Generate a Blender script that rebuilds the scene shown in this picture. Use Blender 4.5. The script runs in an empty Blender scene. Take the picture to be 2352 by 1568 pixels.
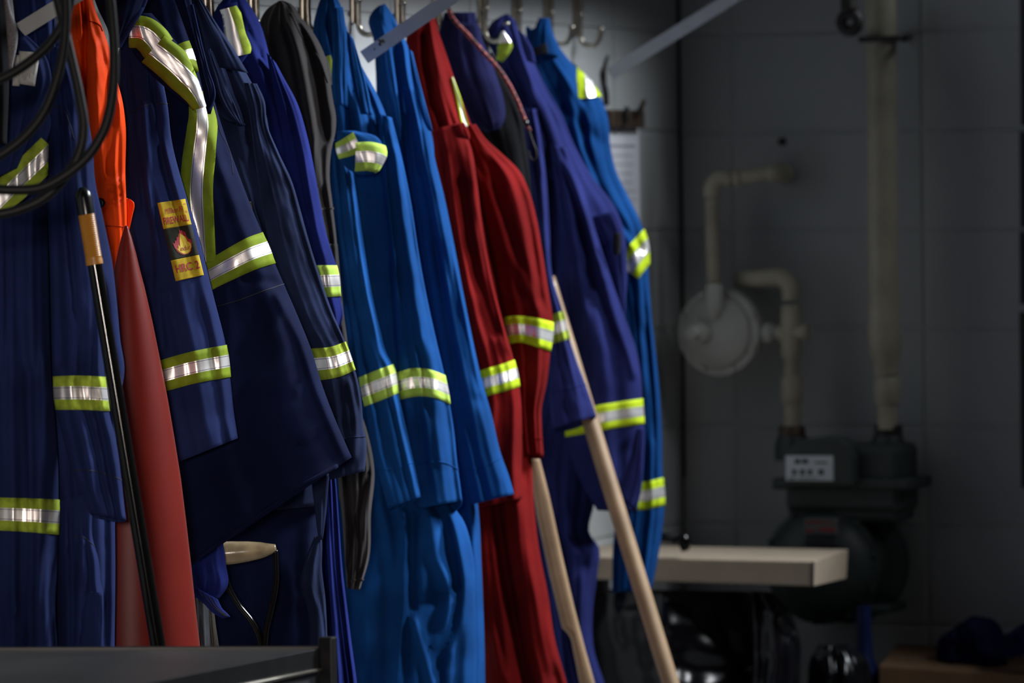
import bpy, bmesh, math, random
import numpy as np
from mathutils import Vector, Matrix

SC = bpy.context.scene
COL = SC.collection
PI = math.pi

# ------------------------------------------------------------------ camera
W, H = 2352.0, 1568.0
CX, CY = W / 2, H / 2
LENS = 200.0
FPX = LENS / 36.0 * W
YAW = math.atan2(6000.0 - CX, FPX)          # coat wall runs away towards a vanishing point far to the right
PITCH = math.atan2(CY - 415.0, FPX)
ROLL = 0.0125
Fv = np.array([-math.sin(YAW) * math.cos(PITCH), math.cos(YAW) * math.cos(PITCH), -math.sin(PITCH)])
R0 = np.array([math.cos(YAW), math.sin(YAW), 0.0])
U0 = np.cross(R0, Fv)
Rv = R0 * math.cos(ROLL) - U0 * math.sin(ROLL)
Uv = U0 * math.cos(ROLL) + R0 * math.sin(ROLL)
CAMH = 1.52
ZC = 0.2032 * FPX / 225.0                   # distance to the corner of the room
CAM = np.array([0.0, 0.0, CAMH])
_c = CAM + Fv * ZC + Rv * (1562 - CX) / FPX * ZC - Uv * (500 - CY) / FPX * ZC
CAM[0] -= _c[0]                             # the coat wall is the plane x = 0
YEND = float(_c[1])                         # the end wall is the plane y = YEND

cam = bpy.data.cameras.new('camera')
cam.lens = LENS
cam.sensor_width = 36.0
cam.clip_end = 60
cam.dof.use_dof = True
cam.dof.focus_distance = 8.98
cam.dof.aperture_fstop = 4.5
cam_ob = bpy.data.objects.new('camera', cam)
COL.objects.link(cam_ob)
m = Matrix(((Rv[0], Uv[0], -Fv[0], CAM[0]), (Rv[1], Uv[1], -Fv[1], CAM[1]), (Rv[2], Uv[2], -Fv[2], CAM[2]), (0, 0, 0, 1)))
cam_ob.matrix_world = m
SC.camera = cam_ob

# ------------------------------------------------------------------ light
SC.view_settings.view_transform = 'Standard'
SC.view_settings.look = 'None'
SC.view_settings.gamma = 1.0
SC.view_settings.exposure = 0.0
SC.view_settings.use_curve_mapping = False
world = bpy.data.worlds.new('dim_workshop')
SC.world = world
world.use_nodes = True
world.node_tree.nodes['Background'].inputs[0].default_value = (0.8, 0.9, 1.0, 1)
world.node_tree.nodes['Background'].inputs[1].default_value = 0.004


def area(name, pos, target, sx, sy, power, color, spread=180):
    l = bpy.data.lights.new(name, 'AREA')
    l.shape = 'RECTANGLE'
    l.size, l.size_y = sx, sy
    l.energy = power
    l.color = color
    l.spread = math.radians(spread)
    o = bpy.data.objects.new(name, l)
    COL.objects.link(o)
    o.location = pos
    d = Vector(target) - Vector(pos)
    o.rotation_euler = d.to_track_quat('-Z', 'Y').to_euler()
    return o


def camspace(X, Y, Z):
    return CAM + Rv * X + Uv * Y + Fv * Z


# daylight from the side window level with the coats, a second window nearer the camera, and the open bay door far behind
P_KEY, P_FRONT, P_BAY = 60.0, 13.0, 1.0


def high(X, Z, z):
    p = camspace(X, 0, Z)
    return (p[0], p[1], z)


area('high_side_window_daylight', high(3.0, 10.8, 4.0), high(-0.4, 9.5, 1.1), 0.9, 1.2, P_KEY, (0.86, 0.93, 1.0), 62)
area('front_window_daylight', high(3.0, 8.8, 3.7), high(-0.3, 9.7, 1.0), 0.6, 1.0, P_FRONT, (0.92, 0.96, 1.0), 56)
area('bay_door_daylight', camspace(-0.45, 0.40, -1.0), camspace(-0.66, -0.1, 9.4), 0.6, 0.8, P_BAY, (1.0, 0.88, 0.80), 9)


# ------------------------------------------------------------------ placing helpers
def at(px, py, Z):
    px = np.asarray(px, float)
    py = np.asarray(py, float)
    Z = np.asarray(Z, float)
    X = (px - CX) / FPX * Z
    Y = (CY - py) / FPX * Z
    return CAM + X[..., None] * Rv + Y[..., None] * Uv + Z[..., None] * Fv


def ray(px, py):
    d = Fv + Rv * (px - CX) / FPX + Uv * (CY - py) / FPX
    return d


def EW(px, py, off=0.0):
    d = ray(px, py)
    t = (YEND - off - CAM[1]) / d[1]
    return CAM + d * t


def CW(px, py, off=0.0):
    d = ray(px, py)
    t = (off - CAM[0]) / d[0]
    return CAM + d * t


def depth_cw(px):
    p = CW(px, 415)
    return float(np.dot(p - CAM, Fv))


# ------------------------------------------------------------------ materials
MATS = {}


def new_mat(name):
    mt = bpy.data.materials.new(name)
    mt.use_nodes = True
    nt = mt.node_tree
    b = nt.nodes['Principled BSDF']
    MATS[name] = mt
    return mt, nt, b


def noise_mix(nt, b, c1, c2, scale, detail=4, lo=0.35, hi=0.7):
    tc = nt.nodes.new('ShaderNodeTexCoord')
    nz = nt.nodes.new('ShaderNodeTexNoise')
    nz.inputs['Scale'].default_value = scale
    nz.inputs['Detail'].default_value = detail
    nt.links.new(tc.outputs['Object'], nz.inputs['Vector'])
    rp = nt.nodes.new('ShaderNodeValToRGB')
    rp.color_ramp.elements[0].position = lo
    rp.color_ramp.elements[1].position = hi
    rp.color_ramp.elements[0].color = (*c1, 1)
    rp.color_ramp.elements[1].color = (*c2, 1)
    nt.links.new(nz.outputs['Fac'], rp.inputs['Fac'])
    nt.links.new(rp.outputs['Color'], b.inputs['Base Color'])
    return tc


def add_bump(nt, b, tc, scale, strength, dist=0.001, kind='noise'):
    nz = nt.nodes.new('ShaderNodeTexNoise')
    nz.inputs['Scale'].default_value = scale
    nz.inputs['Detail'].default_value = 3
    nt.links.new(tc.outputs['Object'], nz.inputs['Vector'])
    bp = nt.nodes.new('ShaderNodeBump')
    bp.inputs['Strength'].default_value = strength
    bp.inputs['Distance'].default_value = dist
    nt.links.new(nz.outputs['Fac'], bp.inputs['Height'])
    nt.links.new(bp.outputs['Normal'], b.inputs['Normal'])


def cloth(name, c, vary=0.22, rough=0.9, sheen=0.02, scale=9, weave=900):
    mt, nt, b = new_mat(name)
    c1 = tuple(x * (1 - vary) for x in c)
    c2 = tuple(min(1, x * (1 + vary)) for x in c)
    tc = noise_mix(nt, b, c1, c2, scale)
    b.inputs['Roughness'].default_value = rough
    b.inputs['Specular IOR Level'].default_value = 0.06
    b.inputs['Sheen Weight'].default_value = sheen
    b.inputs['Sheen Roughness'].default_value = 0.5
    g = max(c)
    b.inputs['Sheen Tint'].default_value = tuple(min(1, 0.15 + 0.8 * x / g) for x in c) + (1,)
    add_bump(nt, b, tc, weave, 0.25, 0.0006)
    return mt


def plain(name, c, rough=0.5, metal=0.0, vary=0.12, scale=20, bump=0.0, bscale=200, spec=0.5, coat=0.0):
    mt, nt, b = new_mat(name)
    c1 = tuple(x * (1 - vary) for x in c)
    c2 = tuple(min(1, x * (1 + vary)) for x in c)
    tc = noise_mix(nt, b, c1, c2, scale)
    b.inputs['Roughness'].default_value = rough
    b.inputs['Metallic'].default_value = metal
    b.inputs['Specular IOR Level'].default_value = spec
    b.inputs['Coat Weight'].default_value = coat
    if bump:
        add_bump(nt, b, tc, bscale, bump, 0.002)
    return mt


NAVY = cloth('navy_twill', (0.013, 0.021, 0.08))
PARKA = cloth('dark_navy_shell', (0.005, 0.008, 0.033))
NAVYOLD = cloth('faded_navy_twill', (0.015, 0.022, 0.058), 0.4)
ROYAL = cloth('royal_navy_twill', (0.011, 0.018, 0.12))
BLUE = cloth('blue_twill', (0.0055, 0.050, 0.185))
INDIGO = cloth('indigo_twill', (0.017, 0.022, 0.105))
DARKIND = cloth('dark_indigo_cloth', (0.011, 0.012, 0.05))
RED = cloth('red_twill', (0.135, 0.005, 0.005))
ORANGE = cloth('orange_nylon', (0.74, 0.055, 0.003), 0.08, 0.6, 0.0)
HOODIE = cloth('black_fleece', (0.018, 0.016, 0.016), 0.2, 0.95, 0.1, 12, 500)
CHAR = cloth('charcoal_cloth', (0.018, 0.018, 0.02), 0.2)
LIMEPALE = cloth('pale_lime_tape', (0.40, 0.56, 0.09), 0.12, 0.7, 0.0, 30, 700)
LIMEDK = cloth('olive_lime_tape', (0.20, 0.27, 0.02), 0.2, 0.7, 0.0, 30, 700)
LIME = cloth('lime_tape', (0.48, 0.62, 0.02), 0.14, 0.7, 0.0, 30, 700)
OLDLIME = cloth('worn_lime_tape', (0.33, 0.42, 0.045), 0.3, 0.75, 0.0, 45, 700)
SILVER = plain('silver_reflective', (0.94, 0.90, 0.88), 0.37, 0.72, 0.05, 40, 0.04, 500)
STITCH = plain('dark_stitching', (0.012, 0.011, 0.022), 0.9)
PATCHY = plain('patch_yellow', (0.42, 0.29, 0.02), 0.85, 0, 0.2, 60, 0.1, 700, 0.1)
PATCHK = plain('patch_black', (0.025, 0.025, 0.02), 0.9, 0, 0.2, 60, 0.1, 700, 0.1)
PATCHR = plain('patch_red', (0.30, 0.012, 0.02), 0.8)
PATCHO = plain('patch_flame_yellow', (0.60, 0.42, 0.03), 0.8)
CHROME = plain('brushed_nickel', (0.46, 0.42, 0.35), 0.3, 1.0, 0.1)
PAINTED = plain('grey_painted_steel', (0.55, 0.56, 0.56), 0.5, 0, 0.06)
BLACKM = plain('black_powder_coat', (0.012, 0.012, 0.013), 0.38, 0, 0.2)
BENCHTOP = plain('black_bench_top', (0.020, 0.019, 0.018), 0.45, 0, 0.3, 6)
RUBBER = plain('black_rubber', (0.014, 0.014, 0.014), 0.45, 0, 0.1)
CABLE = plain('black_cable', (0.008, 0.008, 0.009), 0.5, spec=0.3)
BLACKP = plain('black_plastic', (0.008, 0.008, 0.009), 0.25, 0, 0.1)
BAGM = plain('black_bag_plastic', (0.006, 0.006, 0.008), 0.20, 0, 0.1, 20, 0.3, 14)
GLOSSBLK = plain('black_gloss', (0.005, 0.005, 0.005), 0.09, 0, 0.1, spec=0.3)
AMBER = plain('amber_grip', (0.42, 0.17, 0.015), 0.4)
CONE = plain('red_plastic', (0.14, 0.010, 0.006), 0.4, 0, 0.1, 8, 0.03, 60, 0.15, 0.0)
_cb = CONE.node_tree.nodes['Principled BSDF']
_cb.inputs['Sheen Weight'].default_value = 0.16
_cb.inputs['Sheen Roughness'].default_value = 0.25
_cb.inputs['Sheen Tint'].default_value = (1.0, 0.75, 0.68, 1)
BLACKC = None
WOOD = plain('pale_wood', (0.34, 0.225, 0.13), 0.4, 0, 0.15, 14, 0.08, 120)
WOODLIGHT = plain('varnished_wood', (0.36, 0.28, 0.16), 0.22, 0, 0.25, 40, 0.1, 150)
CARD = plain('cardboard', (0.37, 0.29, 0.21), 0.85, 0, 0.06, 20, 0.15, 300)
CARDDK = plain('brown_cardboard', (0.16, 0.085, 0.04), 0.9, 0, 0.1)
PAPER = plain('white_paper', (0.72, 0.72, 0.78), 0.8, 0, 0.03)
TAGM = plain('white_satin_tag', (0.55, 0.54, 0.50), 0.6, 0, 0.04)
INK = plain('black_ink', (0.02, 0.02, 0.025), 0.8)
FADEINK = plain('grey_ink', (0.25, 0.25, 0.30), 0.8)
PIPEP = plain('cream_painted_pipe', (0.38, 0.345, 0.26), 0.5, 0, 0.2, 10, 0.1, 80)
REGM = plain('grey_painted_casting', (0.44, 0.44, 0.40), 0.5, 0, 0.08, 12, 0.1, 90)
METER = plain('dark_green_grey_casting', (0.030, 0.040, 0.038), 0.5, 0, 0.2, 12, 0.1, 90)
IRON = plain('black_iron', (0.02, 0.017, 0.014), 0.55, 0, 0.2)
RUST = plain('brown_metal', (0.07, 0.045, 0.03), 0.5, 0.3, 0.4, 40)
PLATE = plain('white_dial_plate', (0.62, 0.66, 0.70), 0.5, 0, 0.05)
CORDR = None
GREYSH = plain('grey_plastic', (0.07, 0.075, 0.085), 0.35, 0, 0.1)
GREYTAN = plain('tan_plastic', (0.07, 0.063, 0.052), 0.4, 0, 0.1)
BLUEPL = plain('dark_blue_plastic', (0.010, 0.025, 0.12), 0.35, 0, 0.2)
BLACKC = cloth('black_lining_cloth', (0.005, 0.005, 0.006))
DEEPNAVY = cloth('deep_navy_cloth', (0.006, 0.009, 0.035))
BROWNSTRAP = plain('dark_grey_strap', (0.05, 0.05, 0.055), 0.6)
BRASS = plain('brass_zip', (0.35, 0.22, 0.08), 0.4, 0.8)

# bungee cord: red sheath with small pale and black flecks
mt, nt, b = new_mat('red_flecked_cord')
tc = nt.nodes.new('ShaderNodeTexCoord')
vo = nt.nodes.new('ShaderNodeTexVoronoi')
vo.inputs['Scale'].default_value = 170
nt.links.new(tc.outputs['Object'], vo.inputs['Vector'])
rp = nt.nodes.new('ShaderNodeValToRGB')
rp.color_ramp.elements[0].color = (0.35, 0.22, 0.12, 1)
rp.color_ramp.elements[0].position = 0.12
rp.color_ramp.elements[1].color = (0.02, 0.01, 0.012, 1)
rp.color_ramp.elements[1].position = 0.75
e = rp.color_ramp.elements.new(0.3)
e.color = (0.30, 0.03, 0.035, 1)
nt.links.new(vo.outputs['Distance'], rp.inputs['Fac'])
nt.links.new(rp.outputs['Color'], b.inputs['Base Color'])
b.inputs['Roughness'].default_value = 0.75
CORDR = mt

# painted block wall
mt, nt, b = new_mat('painted_block')
tc = noise_mix(nt, b, (0.39, 0.40, 0.40), (0.46, 0.47, 0.47), 2.2, 6, 0.3, 0.75)
b.inputs['Roughness'].default_value = 0.7
add_bump(nt, b, tc, 130, 0.35, 0.002)
BLOCK = mt
FLOORM = plain('stained_concrete', (0.14, 0.14, 0.135), 0.6, 0, 0.3, 3, 0.2, 60)


# ------------------------------------------------------------------ object helpers
def link(o):
    COL.objects.link(o)
    return o


def thing(name, label, cat, loc, group=None):
    o = bpy.data.objects.new(name, None)
    o.empty_display_size = 0.05
    link(o)
    o.location = tuple(float(x) for x in loc)
    o['label'] = label
    o['category'] = cat
    if group:
        o['group'] = group
    return o


def root_of(o):
    while o.parent is not None:
        o = o.parent
    return o


def mesh_obj(name, verts, faces, mats, parent=None, smooth=True, mi=None, label=None):
    """world-space verts -> one mesh object (origin at the thing's base)"""
    v = np.asarray(verts, float).reshape(-1, 3)
    base = np.zeros(3)
    if parent is not None:
        base = np.array(root_of(parent).location)
    v = v - base
    me = bpy.data.meshes.new(name)
    me.from_pydata(v.tolist(), [], [tuple(int(i) for i in f) for f in faces])
    if not isinstance(mats, (list, tuple)):
        mats = [mats]
    for x in mats:
        me.materials.append(x)
    if mi is not None:
        me.polygons.foreach_set('material_index', np.asarray(mi, dtype=np.int32))
    if smooth:
        me.polygons.foreach_set('use_smooth', np.ones(len(me.polygons), dtype=bool))
    me.update()
    bm = bmesh.new()
    bm.from_mesh(me)
    bmesh.ops.recalc_face_normals(bm, faces=bm.faces[:])
    bm.to_mesh(me)
    bm.free()
    o = bpy.data.objects.new(name, me)
    link(o)
    if parent is not None:
        o.parent = parent
    if label:
        o['label'] = label
    return o


def tagthing(o, label, cat, group=None):
    o['label'] = label
    o['category'] = cat
    if group:
        o['group'] = group
    return o


def bevel(o, w, seg=2):
    md = o.modifiers.new('bevel', 'BEVEL')
    md.width = w
    md.segments = seg
    md.limit_method = 'ANGLE'
    md.angle_limit = math.radians(35)
    return o


BOXF = [(0, 1, 2, 3), (7, 6, 5, 4), (0, 4, 5, 1), (1, 5, 6, 2), (2, 6, 7, 3), (3, 7, 4, 0)]


def hexa(name, c8, mat, parent=None, bev=0.002, label=None):
    o = mesh_obj(name, c8, BOXF, mat, parent, smooth=False, label=label)
    if bev:
        bevel(o, bev)
    return o


def box8(p0, p1):
    x0, y0, z0 = p0
    x1, y1, z1 = p1
    return [(x0, y0, z0), (x1, y0, z0), (x1, y1, z0), (x0, y1, z0), (x0, y0, z1), (x1, y0, z1), (x1, y1, z1), (x0, y1, z1)]


def cat_rom(P, n):
    """smooth curve through points, n samples by chord length"""
    P = np.asarray(P, float)
    if len(P) == 2:
        t = np.linspace(0, 1, n)[:, None]
        return P[0] * (1 - t) + P[1] * t
    d = np.maximum(np.linalg.norm(np.diff(P, axis=0), axis=1), 1e-6)
    u = np.concatenate([[0], np.cumsum(d)])
    m = np.zeros_like(P)
    s = np.diff(P, axis=0) / d[:, None]
    m[0] = s[0]
    m[-1] = s[-1]
    for i in range(1, len(P) - 1):
        m[i] = (s[i - 1] * d[i] + s[i] * d[i - 1]) / (d[i] + d[i - 1])
    q = np.linspace(0, u[-1], n)
    k = np.clip(np.searchsorted(u, q, side='right') - 1, 0, len(d) - 1)
    h = d[k]
    t = ((q - u[k]) / h)[:, None]
    h = h[:, None]
    return ((2 * t**3 - 3 * t**2 + 1) * P[k] + (t**3 - 2 * t**2 + t) * h * m[k] + (-2 * t**3 + 3 * t**2) * P[k + 1] + (t**3 - t**2) * h * m[k + 1])


def sweep(path, radius, nseg=12, closed=False, flat=1.0):
    P = np.asarray(path, float)
    n = len(P)
    rad = np.broadcast_to(np.asarray(radius, float), (n,))
    T = np.gradient(P, axis=0)
    T /= np.linalg.norm(T, axis=1)[:, None] + 1e-12
    ref = np.array([0, 0, 1.0]) if abs(T[0][2]) < 0.9 else np.array([1.0, 0, 0])
    N = np.cross(T[0], ref)
    N /= np.linalg.norm(N)
    V, F = [], []
    for i in range(n):
        N = N - T[i] * np.dot(N, T[i])
        N /= np.linalg.norm(N) + 1e-12
        B = np.cross(T[i], N)
        for k in range(nseg):
            a = 2 * PI * k / nseg
            V.append(P[i] + rad[i] * (math.cos(a) * N + flat * math.sin(a) * B))
    for i in range(n - 1):
        for k in range(nseg):
            k2 = (k + 1) % nseg
            F.append((i * nseg + k, i * nseg + k2, (i + 1) * nseg + k2, (i + 1) * nseg + k))
    F.append(tuple(range(nseg))[::-1])
    F.append(tuple((n - 1) * nseg + k for k in range(nseg)))
    return V, F


def tube(name, path, radius, mat, parent=None, nseg=12, smooth_n=0, label=None):
    P = cat_rom(path, smooth_n) if smooth_n else np.asarray(path, float)
    rad = radius
    if smooth_n and np.ndim(radius) > 0:
        rad = np.interp(np.linspace(0, 1, smooth_n), np.linspace(0, 1, len(radius)), radius)
    V, F = sweep(P, rad, nseg)
    o = mesh_obj(name, V, F, mat, parent, label=label)
    for p in o.data.polygons:
        if len(p.vertices) > 4:
            p.use_smooth = False
    return o


def lathe_vf(origin, axis, prof, nseg=32, off=0):
    """prof: list of (distance along axis, radius)"""
    A = np.asarray(axis, float)
    A /= np.linalg.norm(A)
    ref = np.array([0, 0, 1.0]) if abs(A[2]) < 0.9 else np.array([1.0, 0, 0])
    N = np.cross(A, ref)
    N /= np.linalg.norm(N)
    B = np.cross(A, N)
    V, F = [], []
    for (d, r) in prof:
        for k in range(nseg):
            a = 2 * PI * k / nseg
            V.append(np.asarray(origin) + A * d + r * (math.cos(a) * N + math.sin(a) * B))
    n = len(prof)
    for i in range(n - 1):
        for k in range(nseg):
            k2 = (k + 1) % nseg
            F.append((off + i * nseg + k, off + i * nseg + k2, off + (i + 1) * nseg + k2, off + (i + 1) * nseg + k))
    F.append(tuple(off + k for k in range(nseg))[::-1])
    F.append(tuple(off + (n - 1) * nseg + k for k in range(nseg)))
    return V, F


def lathe(name, origin, axis, prof, mat, parent=None, nseg=32, label=None):
    V, F = lathe_vf(origin, axis, prof, nseg)
    o = mesh_obj(name, V, F, mat, parent, label=label)
    md = o.modifiers.new('edges', 'EDGE_SPLIT')
    md.split_angle = math.radians(40)
    return o


# ------------------------------------------------------------------ cloth
def vnoise(x, y, seed):
    """smooth value noise, numpy"""
    rs = np.random.RandomState(seed)
    G = rs.rand(64, 64) * 2 - 1
    xi = np.floor(x).astype(int)
    yi = np.floor(y).astype(int)
    fx = x - xi
    fy = y - yi
    fx = fx * fx * (3 - 2 * fx)
    fy = fy * fy * (3 - 2 * fy)
    g = lambda a, b: G[a % 64, b % 64]
    return (g(xi, yi) * (1 - fx) * (1 - fy) + g(xi + 1, yi) * fx * (1 - fy) + g(xi, yi + 1) * (1 - fx) * fy + g(xi + 1, yi + 1) * fx * fy)


class Piece:
    """A hollow, flattened cloth tube (a sleeve, a coat body, a leg): two silhouette edges, a distance, a thickness,
    long folds and wrinkles."""

    def __init__(self, L, R, Z, D, amp=0.010, nf=2.2, seed=1, folds=(), twist=0.0, dz=0.0, wrk=0.003, sq=0.5, nu=40, nv=None, hem=True, drop=0.0, ramp=0.15):
        self.Z, self.D, self.amp, self.nf, self.seed = Z, D, amp, nf, seed
        self.folds, self.twist, self.dz, self.wrk, self.sq = folds, twist, dz, wrk, sq
        self.nu, self.hem, self.drop, self.ramp = nu, hem, drop, ramp
        self.Ls = cat_rom(L, 200)
        self.Rs = cat_rom(R, 200)
        ln = max(np.linalg.norm(np.diff(self.Ls, axis=0), axis=1).sum(), np.linalg.norm(np.diff(self.Rs, axis=0), axis=1).sum())
        self.len = ln
        self.nv = nv or int(max(14, min(110, ln / 9)))
        rs = np.random.RandomState(seed)
        self.ph = rs.rand(8)
        self.dr = rs.rand(8) * 0.5 - 0.25
        self._inv = None
        self.tq = np.linspace(0, 1, 200)

    def edges(self, t):
        t = np.clip(t, 0, 1)
        Lx = np.interp(t, self.tq, self.Ls[:, 0])
        Ly = np.interp(t, self.tq, self.Ls[:, 1])
        Rx = np.interp(t, self.tq, self.Rs[:, 0])
        Ry = np.interp(t, self.tq, self.Rs[:, 1])
        return Lx, Ly, Rx, Ry

    def disp(self, s, t, px, py):
        env = np.clip(t / self.ramp, 0.25, 1) if self.ramp > 0 else 1.0
        a = np.zeros_like(s)
        for k, (fm, w) in enumerate(((1.0, 1.0), (1.9, 0.55), (3.1, 0.3))):
            ang = 2 * PI * (self.nf * fm * s + self.ph[k] + self.dr[k] * t * 2 + 0.10 * 2.2 * vnoise(t * 2.4 * self.len / 700 + 7 * k, s * 1.5, self.seed + k))
            a = a + w * np.cos(ang)
        a = a * self.amp * env * 0.62 * (0.45 + 0.9 * np.abs(vnoise(s * 2.3 + 3, t * 2.6, self.seed + 9)))
        # drag wrinkles
        sc = self.len / 260.0
        q = vnoise(s * 3.2 + t * 1.5 * sc, t * 5.0 * sc - s * 1.2, self.seed + 20)
        q2 = vnoise(s * 6.5 - t * 2.0 * sc, t * 9.0 * sc + s * 2.2, self.seed + 30)
        a = a + self.wrk * (1.1 * q + 0.4 * q2)
        for f in self.folds:
            pts, wd, am = f
            P = np.asarray(pts, float)
            best = np.full(s.shape, 1e9)
            for i in range(len(P) - 1):
                dv = P[i + 1] - P[i]
                l2 = dv @ dv
                u = np.clip(((px - P[i][0]) * dv[0] + (py - P[i][1]) * dv[1]) / l2, 0, 1)
                dd = np.hypot(px - P[i][0] - u * dv[0], py - P[i][1] - u * dv[1])
                best = np.minimum(best, dd)
            a = a + am * np.exp(-(best / wd) ** 2)
        return a

    def px(self, s, t):
        Lx, Ly, Rx, Ry = self.edges(t)
        return Lx + (Rx - Lx) * s, Ly + (Ry - Ly) * s

    def ev(self, s, t, side=1.0, off=0.0):
        s = np.asarray(s, float)
        t = np.asarray(t, float)
        side = np.broadcast_to(np.asarray(side, float), s.shape)
        Lx, Ly, Rx, Ry = self.edges(t)
        w = np.maximum(np.hypot(Rx - Lx, Ry - Ly), 1.0)
        e = off * FPX / self.Z / w
        se = s + (2 * s - 1) * e
        x = Lx + (Rx - Lx) * se
        y = Ly + (Ry - Ly) * se
        prof = np.maximum(0, 1 - (2 * s - 1) ** 2) ** self.sq
        Dl = np.minimum(self.D, 0.48 * w / FPX * self.Z)
        endr = np.clip(prof * 1.6, 0, 1)
        f = self.disp(s, t, x, y) * endr
        back = self.disp(1 - s, t, x, y) * endr * 0.6
        zz = np.where(side > 0, -(Dl * prof + off + f), Dl * prof + off + back)
        if self.drop:
            y = y + np.where(side < 0, self.drop * prof * np.clip((t - 0.85) / 0.15, 0, 1), 0)
        return at(x, y, self.Z + zz + self.twist * (s - 0.5) + self.dz * t)

    def inv(self, px, py):
        if self._inv is None:
            s = np.linspace(-0.15, 1.15, 105)
            t = np.linspace(0, 1, 400)
            S, T = np.meshgrid(s, t)
            X, Y = self.px(S, T)
            self._inv = (S.ravel(), T.ravel(), X.ravel(), Y.ravel())
        S, T, X, Y = self._inv
        out = []
        for a, b_ in zip(np.atleast_1d(px), np.atleast_1d(py)):
            d = (X - a) ** 2 + (Y - b_) ** 2
            i = np.argpartition(d, 6)[:6]
            w = 1 / (d[i] + 0.05)
            w /= w.sum()
            out.append(((S[i] * w).sum(), (T[i] * w).sum()))
        o = np.array(out)
        s_, t_ = o[:, 0].copy(), o[:, 1].copy()
        px = np.atleast_1d(np.asarray(px, float))
        py = np.atleast_1d(np.asarray(py, float))
        h = 2e-3
        for _ in range(3):                      # Newton refinement
            x0_, y0_ = self.px(s_, t_)
            xs_, ys_ = self.px(s_ + h, t_)
            th = np.where(t_ + h < 1, h, -h)
            xt_, yt_ = self.px(s_, t_ + th)
            a, b2 = (xs_ - x0_) / h, (xt_ - x0_) / th
            c, d = (ys_ - y0_) / h, (yt_ - y0_) / th
            det = a * d - b2 * c
            ok = np.abs(det) > 1e-3
            det = np.where(ok, det, 1.0)
            ex, ey = px - x0_, py - y0_
            ds = np.where(ok, (d * ex - b2 * ey) / det, 0)
            dt = np.where(ok, (a * ey - c * ex) / det, 0)
            s_ += np.clip(ds, -0.05, 0.05)
            t_ = np.clip(t_ + np.clip(dt, -0.02, 0.02), 0, 1)
        return s_, t_

    def build(self, name, mat, parent, label=None):
        nu, nv = self.nu, self.nv
        th = np.linspace(0, PI, nu + 1)
        sf = 0.5 - 0.5 * np.cos(th)
        S = np.concatenate([sf, sf[::-1][1:-1]])
        side = np.concatenate([np.ones(nu + 1), -np.ones(nu - 1)])
        n = len(S)
        rows = []
        for t in np.linspace(0, 1, nv + 1):
            rows.append(self.ev(S, np.full(n, t), side))
        if self.hem:
            for (tt, o) in ((1.0, -0.002), (0.985, -0.004), (0.93, -0.006)):
                rows.append(self.ev(S, np.full(n, tt), side, o))
        V = np.concatenate(rows)
        F = []
        nr = len(rows)
        for i in range(nr - 1):
            a = i * n
            for k in range(n):
                k2 = (k + 1) % n
                F.append((a + k, a + k2, a + n + k2, a + n + k))
        c = len(V)
        V = np.concatenate([V, [V[:n].mean(axis=0)]])
        for k in range(n):
            F.append((k, c, (k + 1) % n))
        if not self.hem:
            c2 = len(V)
            V = np.concatenate([V, [rows[-1].mean(axis=0)]])
            a = (nr - 1) * n
            for k in range(n):
                F.append((a + k, a + (k + 1) % n, c2))
        self.ob = mesh_obj(name, V, F, mat, parent, label=label)
        return self.ob


TAPE_V = [(0, 0.16, 0), (0.16, 0.31, 0), (0.31, 0.345, 1), (0.345, 0.36, 2), (0.36, 0.43, 1), (0.43, 0.5, 1), (0.5, 0.57, 1), (0.57, 0.64, 1), (0.64, 0.655, 2), (0.655, 0.69, 1), (0.69, 0.84, 0), (0.84, 1, 0)]


def tape_grid(P):
    pass


def ring(pc, parent, top, bot, lime=None, off=0.0016, name='reflective_tape', label=None, bands=TAPE_V, mats=None):
    """tape sewn right round a sleeve: top and bottom edges as seen across its front"""
    lime = lime or LIME
    mats = mats or [lime, SILVER, STITCH]
    tp = cat_rom(top, 24)
    bt = cat_rom(bot, 24)
    s1, t1 = pc.inv(tp[:, 0], tp[:, 1])
    s2, t2 = pc.inv(bt[:, 0], bt[:, 1])
    o1 = np.argsort(s1)
    o2 = np.argsort(s2)
    nu = 44
    th = np.linspace(0, PI, nu + 1)
    sf = 0.5 - 0.5 * np.cos(th)
    S = np.concatenate([sf, sf[::-1][1:-1]])
    side = np.concatenate([np.ones(nu + 1), -np.ones(nu - 1)])
    A = np.interp(S, s1[o1], t1[o1])
    B = np.interp(S, s2[o2], t2[o2])
    vs = [bands[0][0]] + [b_[1] for b_ in bands]
    rows = [pc.ev(S, A, side, 0.0002)]
    mrow = [bands[0][2]]
    for i, v in enumerate(vs):
        o = off + (0.0004 if 0.3 < v < 0.7 else 0)
        rows.append(pc.ev(S, A + (B - A) * v, side, o))
        if i < len(bands):
            mrow.append(bands[i][2])
    rows.append(pc.ev(S, B, side, 0.0002))
    mrow.append(bands[-1][2])
    n = len(S)
    V = np.concatenate(rows)
    F, MI = [], []
    for i in range(len(rows) - 1):
        for k in range(n):
            k2 = (k + 1) % n
            F.append((i * n + k, i * n + k2, (i + 1) * n + k2, (i + 1) * n + k))
            MI.append(mrow[i])
    return mesh_obj(name, V, F, mats, parent, mi=MI, label=label)


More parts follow.
